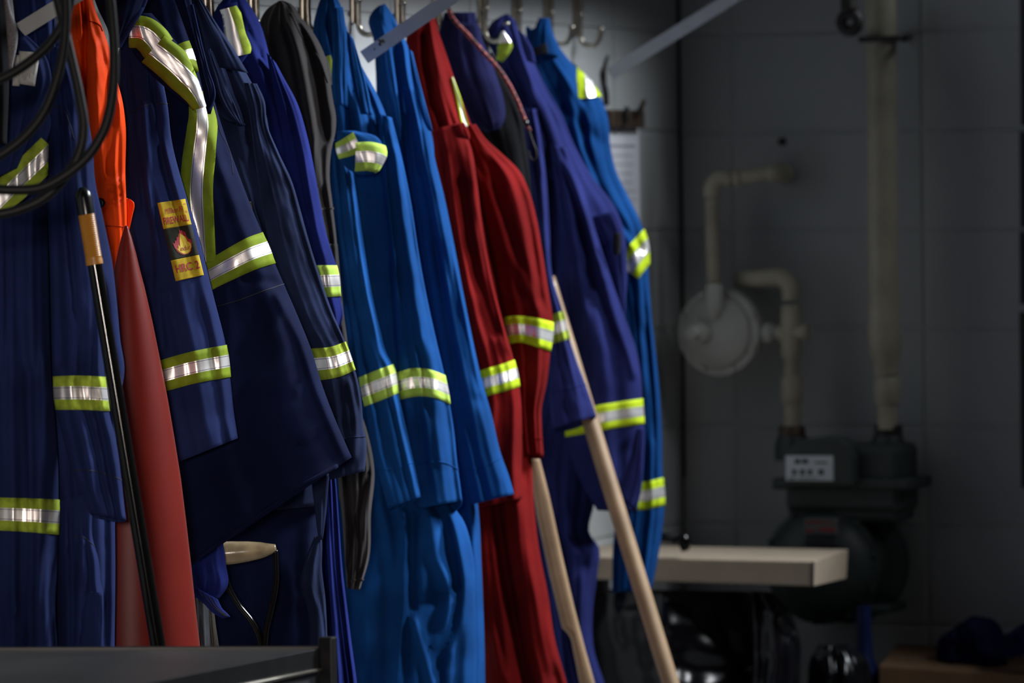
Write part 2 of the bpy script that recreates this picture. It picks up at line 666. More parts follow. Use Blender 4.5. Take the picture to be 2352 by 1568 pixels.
def strap(pc, parent, path, width, lime=None, off=0.0022, name='reflective_tape', n=40, label=None, bands=TAPE_V, mats=None, ends=None):
    """tape along a path on the front of a piece; width may vary. ends: slanted cut as ((dx,dy),(dx,dy)) unused"""
    lime = lime or LIME
    mats = mats or [lime, SILVER, STITCH]
    P = cat_rom(path, n)
    wd = np.interp(np.linspace(0, 1, n), np.linspace(0, 1, len(np.atleast_1d(width))), np.atleast_1d(width))
    T = np.gradient(P, axis=0)
    T /= np.linalg.norm(T, axis=1)[:, None]
    N = np.stack([-T[:, 1], T[:, 0]], 1)
    vs = [bands[0][0]] + [b_[1] for b_ in bands]
    rows = []
    for j, v in enumerate([vs[0]] + vs + [vs[-1]]):
        edge = j == 0 or j == len(vs) + 1
        Q = P + N * (v - 0.5)[..., None] * wd[:, None] if np.ndim(v) else P + N * ((v - 0.5) * wd)[:, None]
        s, t = pc.inv(Q[:, 0], Q[:, 1])
        s = np.clip(s, 0, 1)
        o = 0.0002 if edge else off + (0.0004 if 0.3 < v < 0.7 else 0)
        rows.append(pc.ev(s, t, 1.0, o))
    mrow = [bands[0][2]] + [b_[2] for b_ in bands] + [bands[-1][2]]
    V = np.concatenate(rows)
    F, MI = [], []
    for i in range(len(rows) - 1):
        for k in range(n - 1):
            F.append((i * n + k, i * n + k + 1, (i + 1) * n + k + 1, (i + 1) * n + k))
            MI.append(mrow[i])
    return mesh_obj(name, V, F, mats, parent, mi=MI, label=label)


def onpiece(pc, pts, off):
    pts = np.asarray(pts, float)
    s, t = pc.inv(pts[:, 0], pts[:, 1])
    return pc.ev(np.clip(s, 0, 1), t, 1.0, off)


def seam(pc, parent, path, mat, r=0.0008, name='seam', off=0.0, n=40, label=None):
    P = cat_rom(path, n)
    Q = onpiece(pc, P, off)
    V, F = sweep(Q, r, 6)
    return mesh_obj(name, V, F, mat, parent, label=label)


def quad_px(c4, u, v):
    """c4: tl, tr, br, bl"""
    a, b_, c, d = [np.asarray(p, float) for p in c4]
    u = np.asarray(u)[..., None]
    v = np.asarray(v)[..., None]
    return (a * (1 - u) + b_ * u) * (1 - v) + (d * (1 - u) + c * u) * v


def patch(pc, parent, name, c4, mat, off, nu=30, nv=24, label=None):
    U, Vv = np.meshgrid(np.linspace(0, 1, nu + 1), np.linspace(0, 1, nv + 1))
    q = quad_px(c4, U.ravel(), Vv.ravel())
    P = onpiece(pc, q, off)
    F = []
    for j in range(nv):
        for i in range(nu):
            a = j * (nu + 1) + i
            F.append((a, a + 1, a + nu + 2, a + nu + 1))
    o = mesh_obj(name, P, F, mat, parent, label=label)
    md = o.modifiers.new('thick', 'SOLIDIFY')
    md.thickness = 0.0006
    return o


def text_verts(body, bold=False, shear=0.0):
    cu = bpy.data.curves.new('t', 'FONT')
    cu.body = body
    cu.shear = shear
    cu.resolution_u = 3
    if bold:
        cu.offset = 0.02
    ob = bpy.data.objects.new('t', cu)
    link(ob)
    dg = bpy.context.evaluated_depsgraph_get()
    me = bpy.data.meshes.new_from_object(ob.evaluated_get(dg))
    v = np.array([x.co[:2] for x in me.vertices])
    f = [tuple(p.vertices) for p in me.polygons]
    bpy.data.objects.remove(ob)
    bpy.data.curves.remove(cu)
    bpy.data.meshes.remove(me)
    lo, hi = v.min(0), v.max(0)
    v = (v - lo) / (hi - lo)
    return v, f


def finer(v, f, cuts=2):
    bm = bmesh.new()
    vs = [bm.verts.new((float(a[0]), float(a[1]), 0)) for a in v]
    for q in f:
        try:
            bm.faces.new([vs[i] for i in q])
        except ValueError:
            pass
    bmesh.ops.triangulate(bm, faces=bm.faces[:])
    bmesh.ops.subdivide_edges(bm, edges=bm.edges[:], cuts=cuts, use_grid_fill=True)
    bmesh.ops.triangulate(bm, faces=bm.faces[:])
    bm.verts.index_update()
    vv = np.array([x.co[:2] for x in bm.verts])
    ff = [tuple(x.index for x in q.verts) for q in bm.faces]
    bm.free()
    return vv, ff


def text_on(pc, parent, name, body, c4, mat, off, bold=False, shear=0.0):
    v, f = text_verts(body, bold, shear)
    v, f = finer(v, f)
    q = quad_px(c4, v[:, 0], 1 - v[:, 1])
    P = onpiece(pc, q, off)
    return mesh_obj(name, P, f, mat, parent, smooth=False)


# ------------------------------------------------------------------ the room
def block_wall(name, origin, du, length, zs, nrm, us):
    """one wall of painted blocks in stack bond; us: joint positions along du, zs: course heights"""
    o = np.asarray(origin, float)
    du = np.asarray(du, float)
    nrm = np.asarray(nrm, float)
    up = np.array([0, 0, 1.0])
    V, F = [], []

    def add(u0, u1, z0, z1, d0, d1):
        k = len(V)
        for (u, z, d) in ((u0, z0, d0), (u1, z0, d0), (u1, z1, d0), (u0, z1, d0), (u0, z0, d1), (u1, z0, d1), (u1, z1, d1), (u0, z1, d1)):
            V.append(o + du * u + up * z + nrm * d)
        for f in BOXF:
            F.append(tuple(k + i for i in f))
    add(us[0], us[-1], zs[0], zs[-1], -0.12, -0.003)
    g = 0.004
    for i in range(len(us) - 1):
        for j in range(len(zs) - 1):
            add(us[i] + g, us[i + 1] - g, zs[j] + g, zs[j + 1] - g, -0.02, 0.0)
    ob = mesh_obj(name, V, F, BLOCK, smooth=False)
    bevel(ob, 0.003, 2)
    ob['kind'] = 'structure'
    return ob


zj = float(EW(1900, 526)[2])
z0 = zj - 0.2032 * math.floor(zj / 0.2032)
zs = [z0 - 0.2032 + 0.2032 * i for i in range(0, 16)]
xj = float(EW(2125, 700)[0])
x0 = xj - 0.4064 * 2 + 0.4064
us = [0.0]
k = xj
lst = []
while k > 0.05:
    lst.append(k)
    k -= 0.4064
lst = lst[::-1]
us = [0.0] + lst
while us[-1] < 3.4:
    us.append(us[-1] + 0.4064)
wall_end = block_wall('wall_end', (0, YEND, 0), (1, 0, 0), 3.4, zs, (0, -1, 0), us)
ys = [-0.0 - 0.4064 * i for i in range(0, 13)]
wall_coat = block_wall('wall_coat', (0, YEND, 0), (0, -1, 0), 5, zs, (1, 0, 0), [-y for y in ys])

fl = mesh_obj('floor', box8((-0.12, CAM[1] + 3.0, -0.1), (3.4, YEND + 0.12, 0.0)), BOXF, FLOORM, smooth=False)
fl['kind'] = 'structure'

# anchor hole in the end wall (a small dark socket)
p = EW(1797, 325, 0.0)
V, F = lathe_vf(p, (0, -1, 0), [(-0.004, 0.009), (0.0015, 0.009), (0.002, 0.006)], 20)
h = mesh_obj('anchor_socket', V, F, IRON)
tagthing(h, 'small round black socket in the end wall above the bent pipe', 'wall plug')

# dark joint filler strip at the far right of the end wall
segs = [(-40, 288), (302, 522), (532, 698), (716, 1120)]
V, F = [], []
for (a, c) in segs:
    q0 = EW(2343, a)
    q1 = EW(2362, c)
    kk = len(V)
    V += box8((q0[0], YEND - 0.006, q1[2]), (q1[0], YEND + 0.001, q0[2]))
    F += [tuple(kk + i for i in f) for f in BOXF]
tr = mesh_obj('trim_1', V, F, IRON, smooth=False)
tr['kind'] = 'structure'
# corner bead of dark sealant
V, F = sweep([(0.004, YEND - 0.004, 0.9), (0.005, YEND - 0.004, 1.4), (0.003, YEND - 0.004, 1.75), (0.004, YEND - 0.004, 2.2)], 0.0035, 8)
tr2 = mesh_obj('trim_2', V, F, IRON)
tr2['kind'] = 'structure'


# ------------------------------------------------------------------ garments
def base_px(px, py, Z):
    return at(px, py, Z)


def legs_base(px, Z):
    p = at(px, 1600, Z)
    return (p[0], p[1], max(0.3, p[2]))


# ---- dark grey mesh-backed jacket at the very edge of the frame
t = thing('mesh_jacket', 'dark grey jacket with perforated pale edge at the start of the coat row', 'jacket', at(-20, 300, 8.44))
p_ = Piece([(-60, -60), (-65, 100), (-60, 330)], [(5, -60), (14, 60), (20, 150), (16, 330)], 8.44, 0.03, seed=3, wrk=0.001, amp=0.003)
p_.build('body', BLACKC, t)
p2 = Piece([(0, -60), (8, 20), (14, 100), (18, 165)], [(14, -60), (24, 20), (40, 68), (27, 165)], 8.45, 0.008, seed=4, wrk=0.0, amp=0.0, hem=False)
mt, nt, b = new_mat('pale_perforated_mesh')
tc = nt.nodes.new('ShaderNodeTexCoord')
vo = nt.nodes.new('ShaderNodeTexVoronoi')
vo.inputs['Scale'].default_value = 380
nt.links.new(tc.outputs['Object'], vo.inputs['Vector'])
rp = nt.nodes.new('ShaderNodeValToRGB')
rp.color_ramp.elements[0].color = (0.03, 0.03, 0.03, 1)
rp.color_ramp.elements[0].position = 0.22
rp.color_ramp.elements[1].color = (0.24, 0.22, 0.23, 1)
rp.color_ramp.elements[1].position = 0.3
nt.links.new(vo.outputs['Distance'], rp.inputs['Fac'])
nt.links.new(rp.outputs['Color'], b.inputs['Base Color'])
b.inputs['Roughness'].default_value = 0.8
p2.build('edging', mt, t, label='pale perforated edging')

# ---- G0 navy coverall, first in the row
Z0 = 8.62
t = thing('coverall', 'navy coverall with lime and silver arm band behind the broom handle, nearest in the row', 'coverall', legs_base(120, Z0))
G0 = t
body = Piece([(-30, 60), (-34, 500), (-32, 1000), (-30, 1500), (-28, 1700)],
             [(115, 60), (108, 300), (112, 600), (118, 850), (133, 1050), (135, 1150), (134, 1228), (131, 1320), (128, 1390), (132, 1485), (133, 1700)],
             Z0 - 0.02, 0.05, amp=0.018, nf=2.0, seed=11, wrk=0.002,
             folds=[([(100, 820), (105, 1480)], 9, 0.012), ([(70, 850), (75, 1480)], 10, -0.016), ([(20, 900), (30, 1400)], 14, 0.012)])
body.build('body', NAVY, t)
ring(body, body.ob, [(-34, 1141), (0, 1142), (70, 1144), (135, 1147)], [(-34, 1217), (0, 1218), (70, 1222), (134, 1228)], OLDLIME)
side = Piece([(60, 80), (70, 350), (80, 700), (90, 1000), (110, 1180), (120, 1300), (122, 1500), (120, 1700)],
             [(135, 70), (165, 120), (196, 240), (213, 340), (218, 410), (238, 505), (256, 592), (268, 690), (277, 785), (286, 848), (279, 900), (268, 1000), (264, 1180), (265, 1300), (263, 1490), (262, 1700)],
             Z0 + 0.05, 0.05, amp=0.010, nf=2.4, seed=12, folds=[([(150, 100), (190, 420), (235, 640)], 12, 0.012)])
side.build('side_panel', NAVY, t)
leg = Piece([(128, 1150), (130, 1300), (134, 1500), (134, 1700)], [(221, 1130), (222, 1252), (229, 1278), (234, 1340), (237, 1365), (232, 1490), (232, 1700)],
            Z0 + 0.015, 0.04, amp=0.012, nf=1.6, seed=13, folds=[([(190, 1240), (175, 1490)], 9, 0.010)])
leg.build('leg', NAVY, t)
seam(leg, leg.ob, [(170, 1230), (195, 1236), (217, 1254)], STITCH)
poc = Piece([(197, 1357), (192, 1420), (180, 1500), (178, 1560)], [(236, 1361), (236, 1420), (233, 1500), (231, 1560)], Z0 - 0.035, 0.006, amp=0.001, seed=14, wrk=0.001)
poc.build('pocket', NAVY, t)
sl = Piece([(108, 110), (104, 300), (114, 600), (123, 860), (130, 945), (146, 1010), (165, 1080), (200, 1165), (206, 1178)],
           [(148, 105), (186, 230), (208, 340), (217, 450), (233, 650), (238, 760), (240, 862), (250, 942), (268, 1020), (279, 1100), (288, 1180), (290, 1194)],
           Z0 - 0.05, 0.05, amp=0.012, nf=1.7, seed=15, drop=10,
           folds=[([(185, 960), (205, 1060), (212, 1160)], 12, 0.012), ([(150, 300), (165, 600), (170, 850)], 12, 0.012), ([(128, 420), (140, 830)], 10, -0.012)])
sl.build('sleeve', NAVY, t)
ring(sl, sl.ob, [(122, 864), (180, 862), (240, 865)], [(130, 941), (190, 941), (251, 944)], OLDLIME)
seam(sl, sl.ob, [(160, 1080), (205, 1080), (250, 1090), (280, 1102)], STITCH)
seam(sl, sl.ob, [(115, 242), (145, 250), (158, 280), (170, 320)], STITCH)
# shoulder flap with slanting tape
fl0 = Piece([(-30, 255), (-34, 330), (-36, 420), (-34, 520)], [(60, 235), (112, 260), (108, 345), (108, 420)], Z0 - 0.085, 0.012, amp=0.004, seed=16, wrk=0.002)
fl0.build('yoke', NAVY, t)
strap(fl0, fl0.ob, [(118, 343), (60, 400), (-20, 480)], 72, OLDLIME)
cl = Piece([(-30, 60), (-28, 150), (-30, 250), (-34, 420)], [(40, 60), (110, 140), (118, 178), (95, 250), (40, 385)], Z0 - 0.105, 0.012, amp=0.005, seed=17, wrk=0.002)
cl.build('collar', NAVY, t)
up = Piece([(22, -60), (35, 60), (40, 180), (30, 300)], [(120, -60), (128, 60), (124, 180), (120, 300)], Z0 - 0.04, 0.03, amp=0.008, nf=3, seed=18)
up.build('collar_band', NAVY, t)
# care tags inside the neck
for (q, dz) in (([(26, 125), (52, 128), (45, 198), (24, 196)], 0), ([(44, 117), (92, 121), (80, 198), (42, 192)], 0.003)):
    U, Vv = np.meshgrid(np.linspace(0, 1, 7), np.linspace(0, 1, 9))
    qq = quad_px(q, U.ravel(), Vv.ravel())
    zz = Z0 - 0.120 - dz - 0.004 * np.sin(U.ravel() * PI)
    P = at(qq[:, 0], qq[:, 1], zz)
    F = [(j * 7 + i, j * 7 + i + 1, j * 7 + i + 8, j * 7 + i + 7) for j in range(8) for i in range(6)]
    cg = mesh_obj('care_tag', P, F, TAGM, t, label='white care tag')
    md = cg.modifiers.new('thick', 'SOLIDIFY')
    md.thickness = 0.0005
    rs = random.Random(5)
    V, F = [], []
    for i in range(7):
        u0 = 0.2 + 0.1 * i
        v0 = 0.18 + rs.random() * 0.12
        v1 = 0.6 + rs.random() * 0.28
        c = quad_px(q, np.array([u0, u0 + 0.035, u0 + 0.035, u0]), np.array([v0, v0, v1, v1]))
        k0 = len(V)
        V += list(at(c[:, 0], c[:, 1], np.full(4, Z0 - 0.1260 - dz)))
        F.append((k0, k0 + 1, k0 + 2, k0 + 3))
    mesh_obj('print', V, F, FADEINK, cg, smooth=False)

# ---- broom handle leaning in front
t = thing('broom', 'black broom handle with amber grip band leaning in front of the red cone', 'broom', at(480, 2250, 8.36))
ZP = 8.47
def polept(y, z=ZP):
    return at(192 + (y - 430) * 0.160 - max(0, (600 - y)) * 0.012 + 2, y, z)
P0, P1 = at(188, 430, ZP), at(364, 1490, ZP)
ax = P1 - P0
Lp = np.linalg.norm(ax)
ppm = FPX / ZP
r0 = 19.5 / ppm
lathe('end_cap', P0, ax, [(0, 0.003), (0.003, r0 * 0.6), (0.009, r0 * 0.92), (0.016, r0), (0.041, r0), (0.042, r0 * 0.9)], BLACKP, t)
prof = []
d0, d1 = 62 / ppm, 180 / ppm
nrib = 22
for i in range(nrib * 2 + 1):
    d = d0 + (d1 - d0) * 0.86 * i / (nrib * 2)
    prof.append((d, r0 * (1.0 if i % 2 else 0.955)))
prof += [(d1 * 0.94, r0 * 1.02), (d1, r0 * 1.02), (d1 + 0.0005, r0 * 0.8)]
lathe('grip_band', P0, ax, [(d0 - 0.0005, r0 * 0.8)] + prof, AMBER, t, label='ribbed amber grip band')
lathe('pole', P0, ax, [(0.04, r0 * 0.86), (d1, r0 * 0.86), (Lp, r0 * 0.9), (Lp * 1.25, r0 * 0.9)], GLOSSBLK, t)

# ---- orange rain jacket
ZO = 8.88
t = thing('jacket', 'bright orange nylon rain jacket squeezed between two navy garments', 'jacket', at(240, 680, ZO))
ob_ = Piece([(172, -40), (158, 40), (155, 75), (166, 130), (182, 250), (200, 380), (218, 470), (236, 560), (250, 650), (256, 690)],
            [(206, -40), (218, 20), (234, 60), (252, 115), (268, 180), (282, 235), (288, 280), (288, 400), (291, 505), (289, 560), (276, 620), (262, 690)],
            ZO, 0.035, amp=0.004, nf=2.0, seed=21, wrk=0.002,
            folds=[([(190, -10), (196, 60), (197, 250), (193, 420)], 6, -0.022), ([(220, 100), (222, 300), (235, 400)], 12, 0.012), ([(255, 150), (240, 300)], 8, -0.010), ([(275, 240), (262, 390)], 6, 0.008), ([(240, 440), (290, 410)], 7, 0.008), ([(240, 480), (288, 440)], 6, -0.008), ([(170, 95), (197, 70)], 5, 0.006)])
ob_.build('body', ORANGE, t)
ofl = Piece([(214, 500), (222, 540), (228, 560)], [(291, 508), (290, 528), (262, 560)], ZO - 0.045, 0.004, amp=0.001, seed=22, wrk=0.001)
seam(ob_, ob_.ob, [(198, 48), (215, 50), (230, 60), (235, 72)], cloth('orange_seam', (0.4, 0.03, 0.004)), 0.0015)
seam(ob_, ob_.ob, [(232, 520), (260, 519), (290, 521)], MATS['orange_seam'], 0.0013)
oc = Piece([(284, 452), (286, 480), (290, 505), (292, 534)], [(298, 457), (308, 465), (309, 472), (305, 492), (296, 532)], ZO + 0.03, 0.002, amp=0.0, seed=23, wrk=0.001, hem=False)
oc.build('pocket_flap', ORANGE, t)
V, F = lathe_vf(onpiece(ob_, [(231, 466)], 0.001)[0], -Fv, [(-0.003, 0.008), (0.002, 0.008), (0.004, 0.0055), (0.0035, 0.003)], 20)
mesh_obj('snap', V, F, BLACKP, t, label='black snap button')

# ---- red cone
ZK = 8.80
t = thing('traffic_cone', 'tall red plastic cone standing behind the black broom handle', 'cone', at(290, 1560, ZK))
ys_ = [518, 524, 545, 580, 620, 660, 740, 830, 920, 1010, 1100, 1200, 1300, 1400, 1490, 1600]
xr_ = [291, 295, 302, 311, 320, 330, 347, 364, 380, 394, 407, 418, 428, 437, 446, 455]
base = at(290, 518, ZK)
V, F = [], []
prof = []
for y, x in zip(ys_, xr_):
    prof.append(((y - 518) / FPX * ZK, max(0.002, (x - 290) / FPX * ZK)))
o = lathe('shell', base, (0, 0, -1), prof, CONE, t, 48)
o.modifiers.clear()
V, F = lathe_vf(base + np.array([0, 0, -prof[-1][0]]), (0, 0, -1), [(0, 0.112), (0.02, 0.114), (0.03, 0.112)], 4)
mesh_obj('base', V, F, CONE, t, smooth=False)

# ---- G2 navy parka with label
Z2 = 9.06
t = thing('parka', 'heavy navy parka with crossed lime straps and a yellow fire label on its sleeve', 'parka', at(560, 1320, Z2))
G2 = t
pb = Piece([(318, -20), (330, 100), (350, 220), (385, 340), (430, 520), (450, 650), (440, 850), (400, 1040), (404, 1190), (432, 1302)],
           [(415, -20), (450, 90), (478, 180), (505, 275), (545, 390), (602, 534), (618, 570), (632, 606), (652, 652), (688, 735), (714, 800), (742, 890), (775, 975), (808, 1050)],
           Z2, 0.05, twist=0.0, amp=0.007, nf=1.4, seed=31, wrk=0.0035, nu=60,
           folds=[([(560, 640), (650, 650)], 9, -0.008), ([(640, 680), (690, 780), (730, 900), (790, 1040)], 12, 0.010), ([(660, 700), (620, 760)], 10, 0.006), ([(720, 850), (680, 900)], 9, 0.005), ([(760, 960), (700, 1010)], 9, 0.005)])
pb.build('body', PARKA, t)
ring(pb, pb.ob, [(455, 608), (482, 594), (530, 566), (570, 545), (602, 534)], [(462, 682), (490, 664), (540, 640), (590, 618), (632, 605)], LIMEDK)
seam(pb, pb.ob, [(490, 705), (540, 692), (600, 670), (652, 652)], STITCH, 0.0009)
# bound hem
hemp = cat_rom([(434, 1298), (480, 1262), (520, 1236), (570, 1200), (640, 1150), (700, 1110), (750, 1084), (806, 1048)], 60)
seam(pb, pb.ob, hemp[::6], PARKA, 0.0035, name='hem_binding', off=0.0)
ps = Piece([(292, 70), (272, 120), (268, 180), (276, 330), (292, 520), (318, 700), (345, 850), (352, 920), (372, 1000), (392, 1068)],
           [(330, 72), (362, 145), (384, 236), (394, 320), (428, 450), (455, 540), (472, 605), (496, 700), (519, 792), (529, 866), (538, 950), (547, 1006)],
           Z2 - 0.075, 0.055, amp=0.009, nf=2.1, seed=32, wrk=0.0025, nu=54,
           folds=[([(330, 250), (340, 420), (355, 600), (375, 800)], 10, 0.010), ([(352, 245), (365, 330)], 7, 0.007), ([(310, 270), (320, 480)], 9, 0.008), ([(345, 500), (352, 640)], 8, -0.010)])
ps.build('sleeve', NAVY, t)
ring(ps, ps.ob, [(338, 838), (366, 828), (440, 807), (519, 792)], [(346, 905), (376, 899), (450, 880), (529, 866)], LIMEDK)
seam(ps, ps.ob, [(288, 262), (320, 248), (350, 238), (384, 238)], STITCH, 0.0009)
seam(ps, ps.ob, [(270, 125), (290, 170), (318, 220), (335, 240)], STITCH, 0.0008)
# label on the sleeve
LQ = [(361, 466), (423, 457), (466, 632), (403, 646)]


def lq(u0, v0, u1, v1):
    return [tuple(quad_px(LQ, np.array(u), np.array(v))) for (u, v) in ((u0, v0), (u1, v0), (u1, v1), (u0, v1))]


patch(ps, ps.ob, 'sleeve_label', lq(0, 0, 1, 0.335), PATCHY, 0.0020, label='yellow sleeve label')
patch(ps, ps.ob, 'sleeve_label', lq(0, 0.335, 1, 0.735), PATCHK, 0.0018, label='black label panel with a flame')
patch(ps, ps.ob, 'sleeve_label', lq(0, 0.735, 1, 1.0), PATCHY, 0.0020, label='yellow sleeve label')
text_on(ps, ps.ob, 'lettering', 'Milliken FR', lq(0.20, 0.085, 0.84, 0.155), PATCHR, 0.0026, shear=0.2)
text_on(ps, ps.ob, 'lettering', 'TM', lq(0.88, 0.055, 0.97, 0.075), PATCHR, 0.0026)
text_on(ps, ps.ob, 'lettering', '®', lq(0.88, 0.148, 0.96, 0.180), PATCHR, 0.0026)
text_on(ps, ps.ob, 'lettering', 'FIREWALL', lq(0.06, 0.195, 0.94, 0.285), PATCHR, 0.0026, bold=True)
text_on(ps, ps.ob, 'lettering', 'HRC 2', lq(0.10, 0.80, 0.92, 0.905), PATCHR, 0.0026, bold=True)
fl_o = [(0.50, 0.0), (0.56, 0.10), (0.62, 0.06), (0.68, 0.17), (0.78, 0.16), (0.80, 0.34), (0.88, 0.44), (0.97, 0.46), (0.99, 0.58), (0.95, 0.74), (0.85, 0.90), (0.70, 0.98), (0.50, 1.0), (0.32, 0.95), (0.17, 0.84), (0.07, 0.66), (0.02, 0.46), (0.10, 0.52), (0.16, 0.54), (0.17, 0.40), (0.24, 0.42), (0.30, 0.28), (0.37, 0.30), (0.42, 0.18), (0.47, 0.16)]
fl_i = [(0.50, 0.16), (0.55, 0.36), (0.62, 0.26), (0.66, 0.40), (0.74, 0.34), (0.78, 0.52), (0.86, 0.56), (0.92, 0.62), (0.91, 0.74), (0.80, 0.90), (0.62, 0.97), (0.44, 0.95), (0.27, 0.86), (0.16, 0.70), (0.24, 0.74), (0.28, 0.58), (0.35, 0.66), (0.40, 0.44), (0.46, 0.40)]
for nm, pts, mm, of in (('flame_emblem', fl_o, PATCHR, 0.0023), ('flame_emblem', fl_i, PATCHO, 0.0026)):
    bmf = bmesh.new()
    vs_ = [bmf.verts.new((a, b_, 0)) for a, b_ in pts]
    fc = bmf.faces.new(vs_)
    bmesh.ops.triangulate(bmf, faces=[fc])
    bmf.verts.index_update()
    ff = [tuple(v.index for v in f.verts) for f in bmf.faces]
    vv = np.array([v.co[:2] for v in bmf.verts])
    bmf.free()
    vv, ff = finer(vv, ff, 5)
    q = quad_px(lq(0.19, 0.365, 0.86, 0.70), vv[:, 0], vv[:, 1])
    mesh_obj(nm, onpiece(ps, q, of), ff, mm, ps.ob, smooth=False)
text_on(ps, ps.ob, 'lettering', 'indur.', lq(0.40, 0.585, 0.76, 0.645), PATCHR, 0.0030, shear=0.4)
# straps over the shoulder and down the front
sh = Piece([(294, 30), (300, 110), (345, 168), (400, 218), (448, 252)], [(348, 30), (388, 75), (424, 125), (452, 190), (469, 246)], Z2 - 0.115, 0.012, amp=0.002, seed=33, wrk=0.001)
sh.build('shoulder_panel', PARKA, t)
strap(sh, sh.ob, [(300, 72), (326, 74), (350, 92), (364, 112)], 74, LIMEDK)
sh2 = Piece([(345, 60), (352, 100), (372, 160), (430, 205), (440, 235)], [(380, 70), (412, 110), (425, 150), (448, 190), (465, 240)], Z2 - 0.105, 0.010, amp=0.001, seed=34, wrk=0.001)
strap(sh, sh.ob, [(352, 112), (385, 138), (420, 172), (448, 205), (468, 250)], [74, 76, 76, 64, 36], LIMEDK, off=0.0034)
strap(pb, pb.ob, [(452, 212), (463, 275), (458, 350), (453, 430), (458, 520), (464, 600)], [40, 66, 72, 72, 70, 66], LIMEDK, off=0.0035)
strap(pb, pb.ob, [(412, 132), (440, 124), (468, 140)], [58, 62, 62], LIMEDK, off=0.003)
# hood and collar
hd = Piece([(205, -40), (225, 20), (248, 70), (258, 110), (262, 124)], [(345, -40), (322, 24), (300, 62), (278, 96), (266, 122)], Z2 - 0.13, 0.03, amp=0.006, seed=35, wrk=0.002)
hd.build('hood', PARKA, t)
seam(hd, hd.ob, [(338, -6), (318, 30), (297, 62), (272, 108)], NAVY, 0.004, name='hood_piping', off=0.001)
co = Piece([(385, -40), (412, 30), (430, 80), (448, 130), (462, 190), (476, 262)], [(430, -40), (448, 40), (460, 100), (476, 160), (493, 226), (484, 262)], Z2 - 0.07, 0.010, amp=0.002, seed=36, wrk=0.001)
co.build('collar', PARKA, t)
seam(co, co.ob, [(440, 10), (458, 90), (474, 155), (491, 222), (480, 255)], NAVY, 0.0018, name='collar_piping', off=0.001)
seam(pb, pb.ob, [(492, 240), (505, 300), (528, 350), (535, 400)], STITCH, 0.0008)

# ---- blue cap hanging under the parka
t = thing('cap', 'violet blue cloth cap with stitched brim hanging under the parka hem', 'cap', at(490, 1420, 9.1))
cp = Piece([(430, 1262), (436, 1300), (440, 1340), (446, 1372)], [(512, 1238), (518, 1290), (523, 1345), (500, 1378)], 9.12, 0.03, amp=0.004, seed=38, wrk=0.003, hem=False)
cp.build('crown', ROYAL, t)
br = Piece([(438, 1342), (444, 1362), (470, 1388), (490, 1408), (512, 1420)], [(500, 1376), (504, 1384), (510, 1396), (522, 1408), (529, 1416)], 9.09, 0.008, amp=0.001, seed=39, wrk=0.001, hem=False)
br.build('brim', ROYAL, t)
for k in range(4):
    f = 0.2 + 0.2 * k
    a = np.array([(446 + 54 * f, 1352 + 26 * f), (478 + 28 * f, 1392 + 2 * f), (518 + 6 * f, 1417 - 4 * f)])
    seam(br, br.ob, a, STITCH, 0.0006)

# ---- shovel with wooden D-grip
ZS = 9.18
t = thing('shovel', 'black D-handled shovel with varnished wooden grip below the parka', 'shovel', at(603, 2050, ZS))
gp = [at(470, 1272, ZS), at(520, 1270, ZS), at(570, 1266, ZS), at(610, 1262, ZS), at(628, 1259, ZS), at(634, 1258, ZS)]
tube('grip', gp, [0.018, 0.0195, 0.0185, 0.0165, 0.013, 0.006], WOODLIGHT, t, 20, 40, label='varnished wooden grip')
tube('arm', [at(515, 1275, ZS), at(524, 1345, ZS), at(550, 1392, ZS), at(580, 1430, ZS), at(596, 1465, ZS), at(602, 1500, ZS)], 0.0048, GLOSSBLK, t, 12, 40)
tube('arm', [at(632, 1262, ZS), at(633, 1345, ZS), at(622, 1400, ZS), at(611, 1450, ZS), at(607, 1500, ZS)], 0.0048, GLOSSBLK, t, 12, 40)
tube('shaft', [at(605, 1488, ZS), at(607, 1560, ZS), at(612, 1900, ZS)], [0.010, 0.016, 0.017], GLOSSBLK, t, 16, 20)

# ---- grey plastic sheet beside the cone
t = thing('plastic_sheet', 'folded grey plastic sheet standing beside the red cone', 'plastic sheet', at(470, 1700, 9.19))
g1 = Piece([(425, 1320), (432, 1430), (440, 1500), (446, 1640)], [(478, 1325), (481, 1420), (484, 1500), (488, 1640)], 9.19, 0.02, amp=0.002, seed=40, wrk=0.001)
g1.build('front_fold', GREYSH, t)
g2 = Piece([(462, 1330), (466, 1420), (470, 1500), (474, 1640)], [(486, 1335), (495, 1430), (505, 1500), (512, 1640)], 9.20, 0.015, amp=0.002, seed=41, wrk=0.001)
g2.build('back_fold', GREYTAN, t, label='tan grey fold')

# ---- G3 faded navy coverall behind the parka
Z3 = 9.27
t = thing('coverall', 'faded dark navy coverall hanging directly behind the parka, its cuff level with the parka hem', 'coverall', legs_base(700, Z3))
G3 = t
b3 = Piece([(430, -30), (455, 100), (470, 220), (530, 400), (580, 560), (620, 700), (640, 820), (600, 980), (560, 1100), (540, 1180)],
           [(448, -30), (486, 60), (540, 125), (578, 190), (604, 240), (625, 340), (660, 480), (690, 620), (716, 740), (738, 880), (750, 1000), (754, 1100), (748, 1160)],
           Z3 + 0.03, 0.05, amp=0.010, nf=2.0, seed=41, wrk=0.003)
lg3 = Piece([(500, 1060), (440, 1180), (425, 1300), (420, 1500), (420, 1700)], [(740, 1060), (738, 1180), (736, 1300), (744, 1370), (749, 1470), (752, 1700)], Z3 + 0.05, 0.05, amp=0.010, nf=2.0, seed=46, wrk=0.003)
lg3.build('leg', PARKA, t)
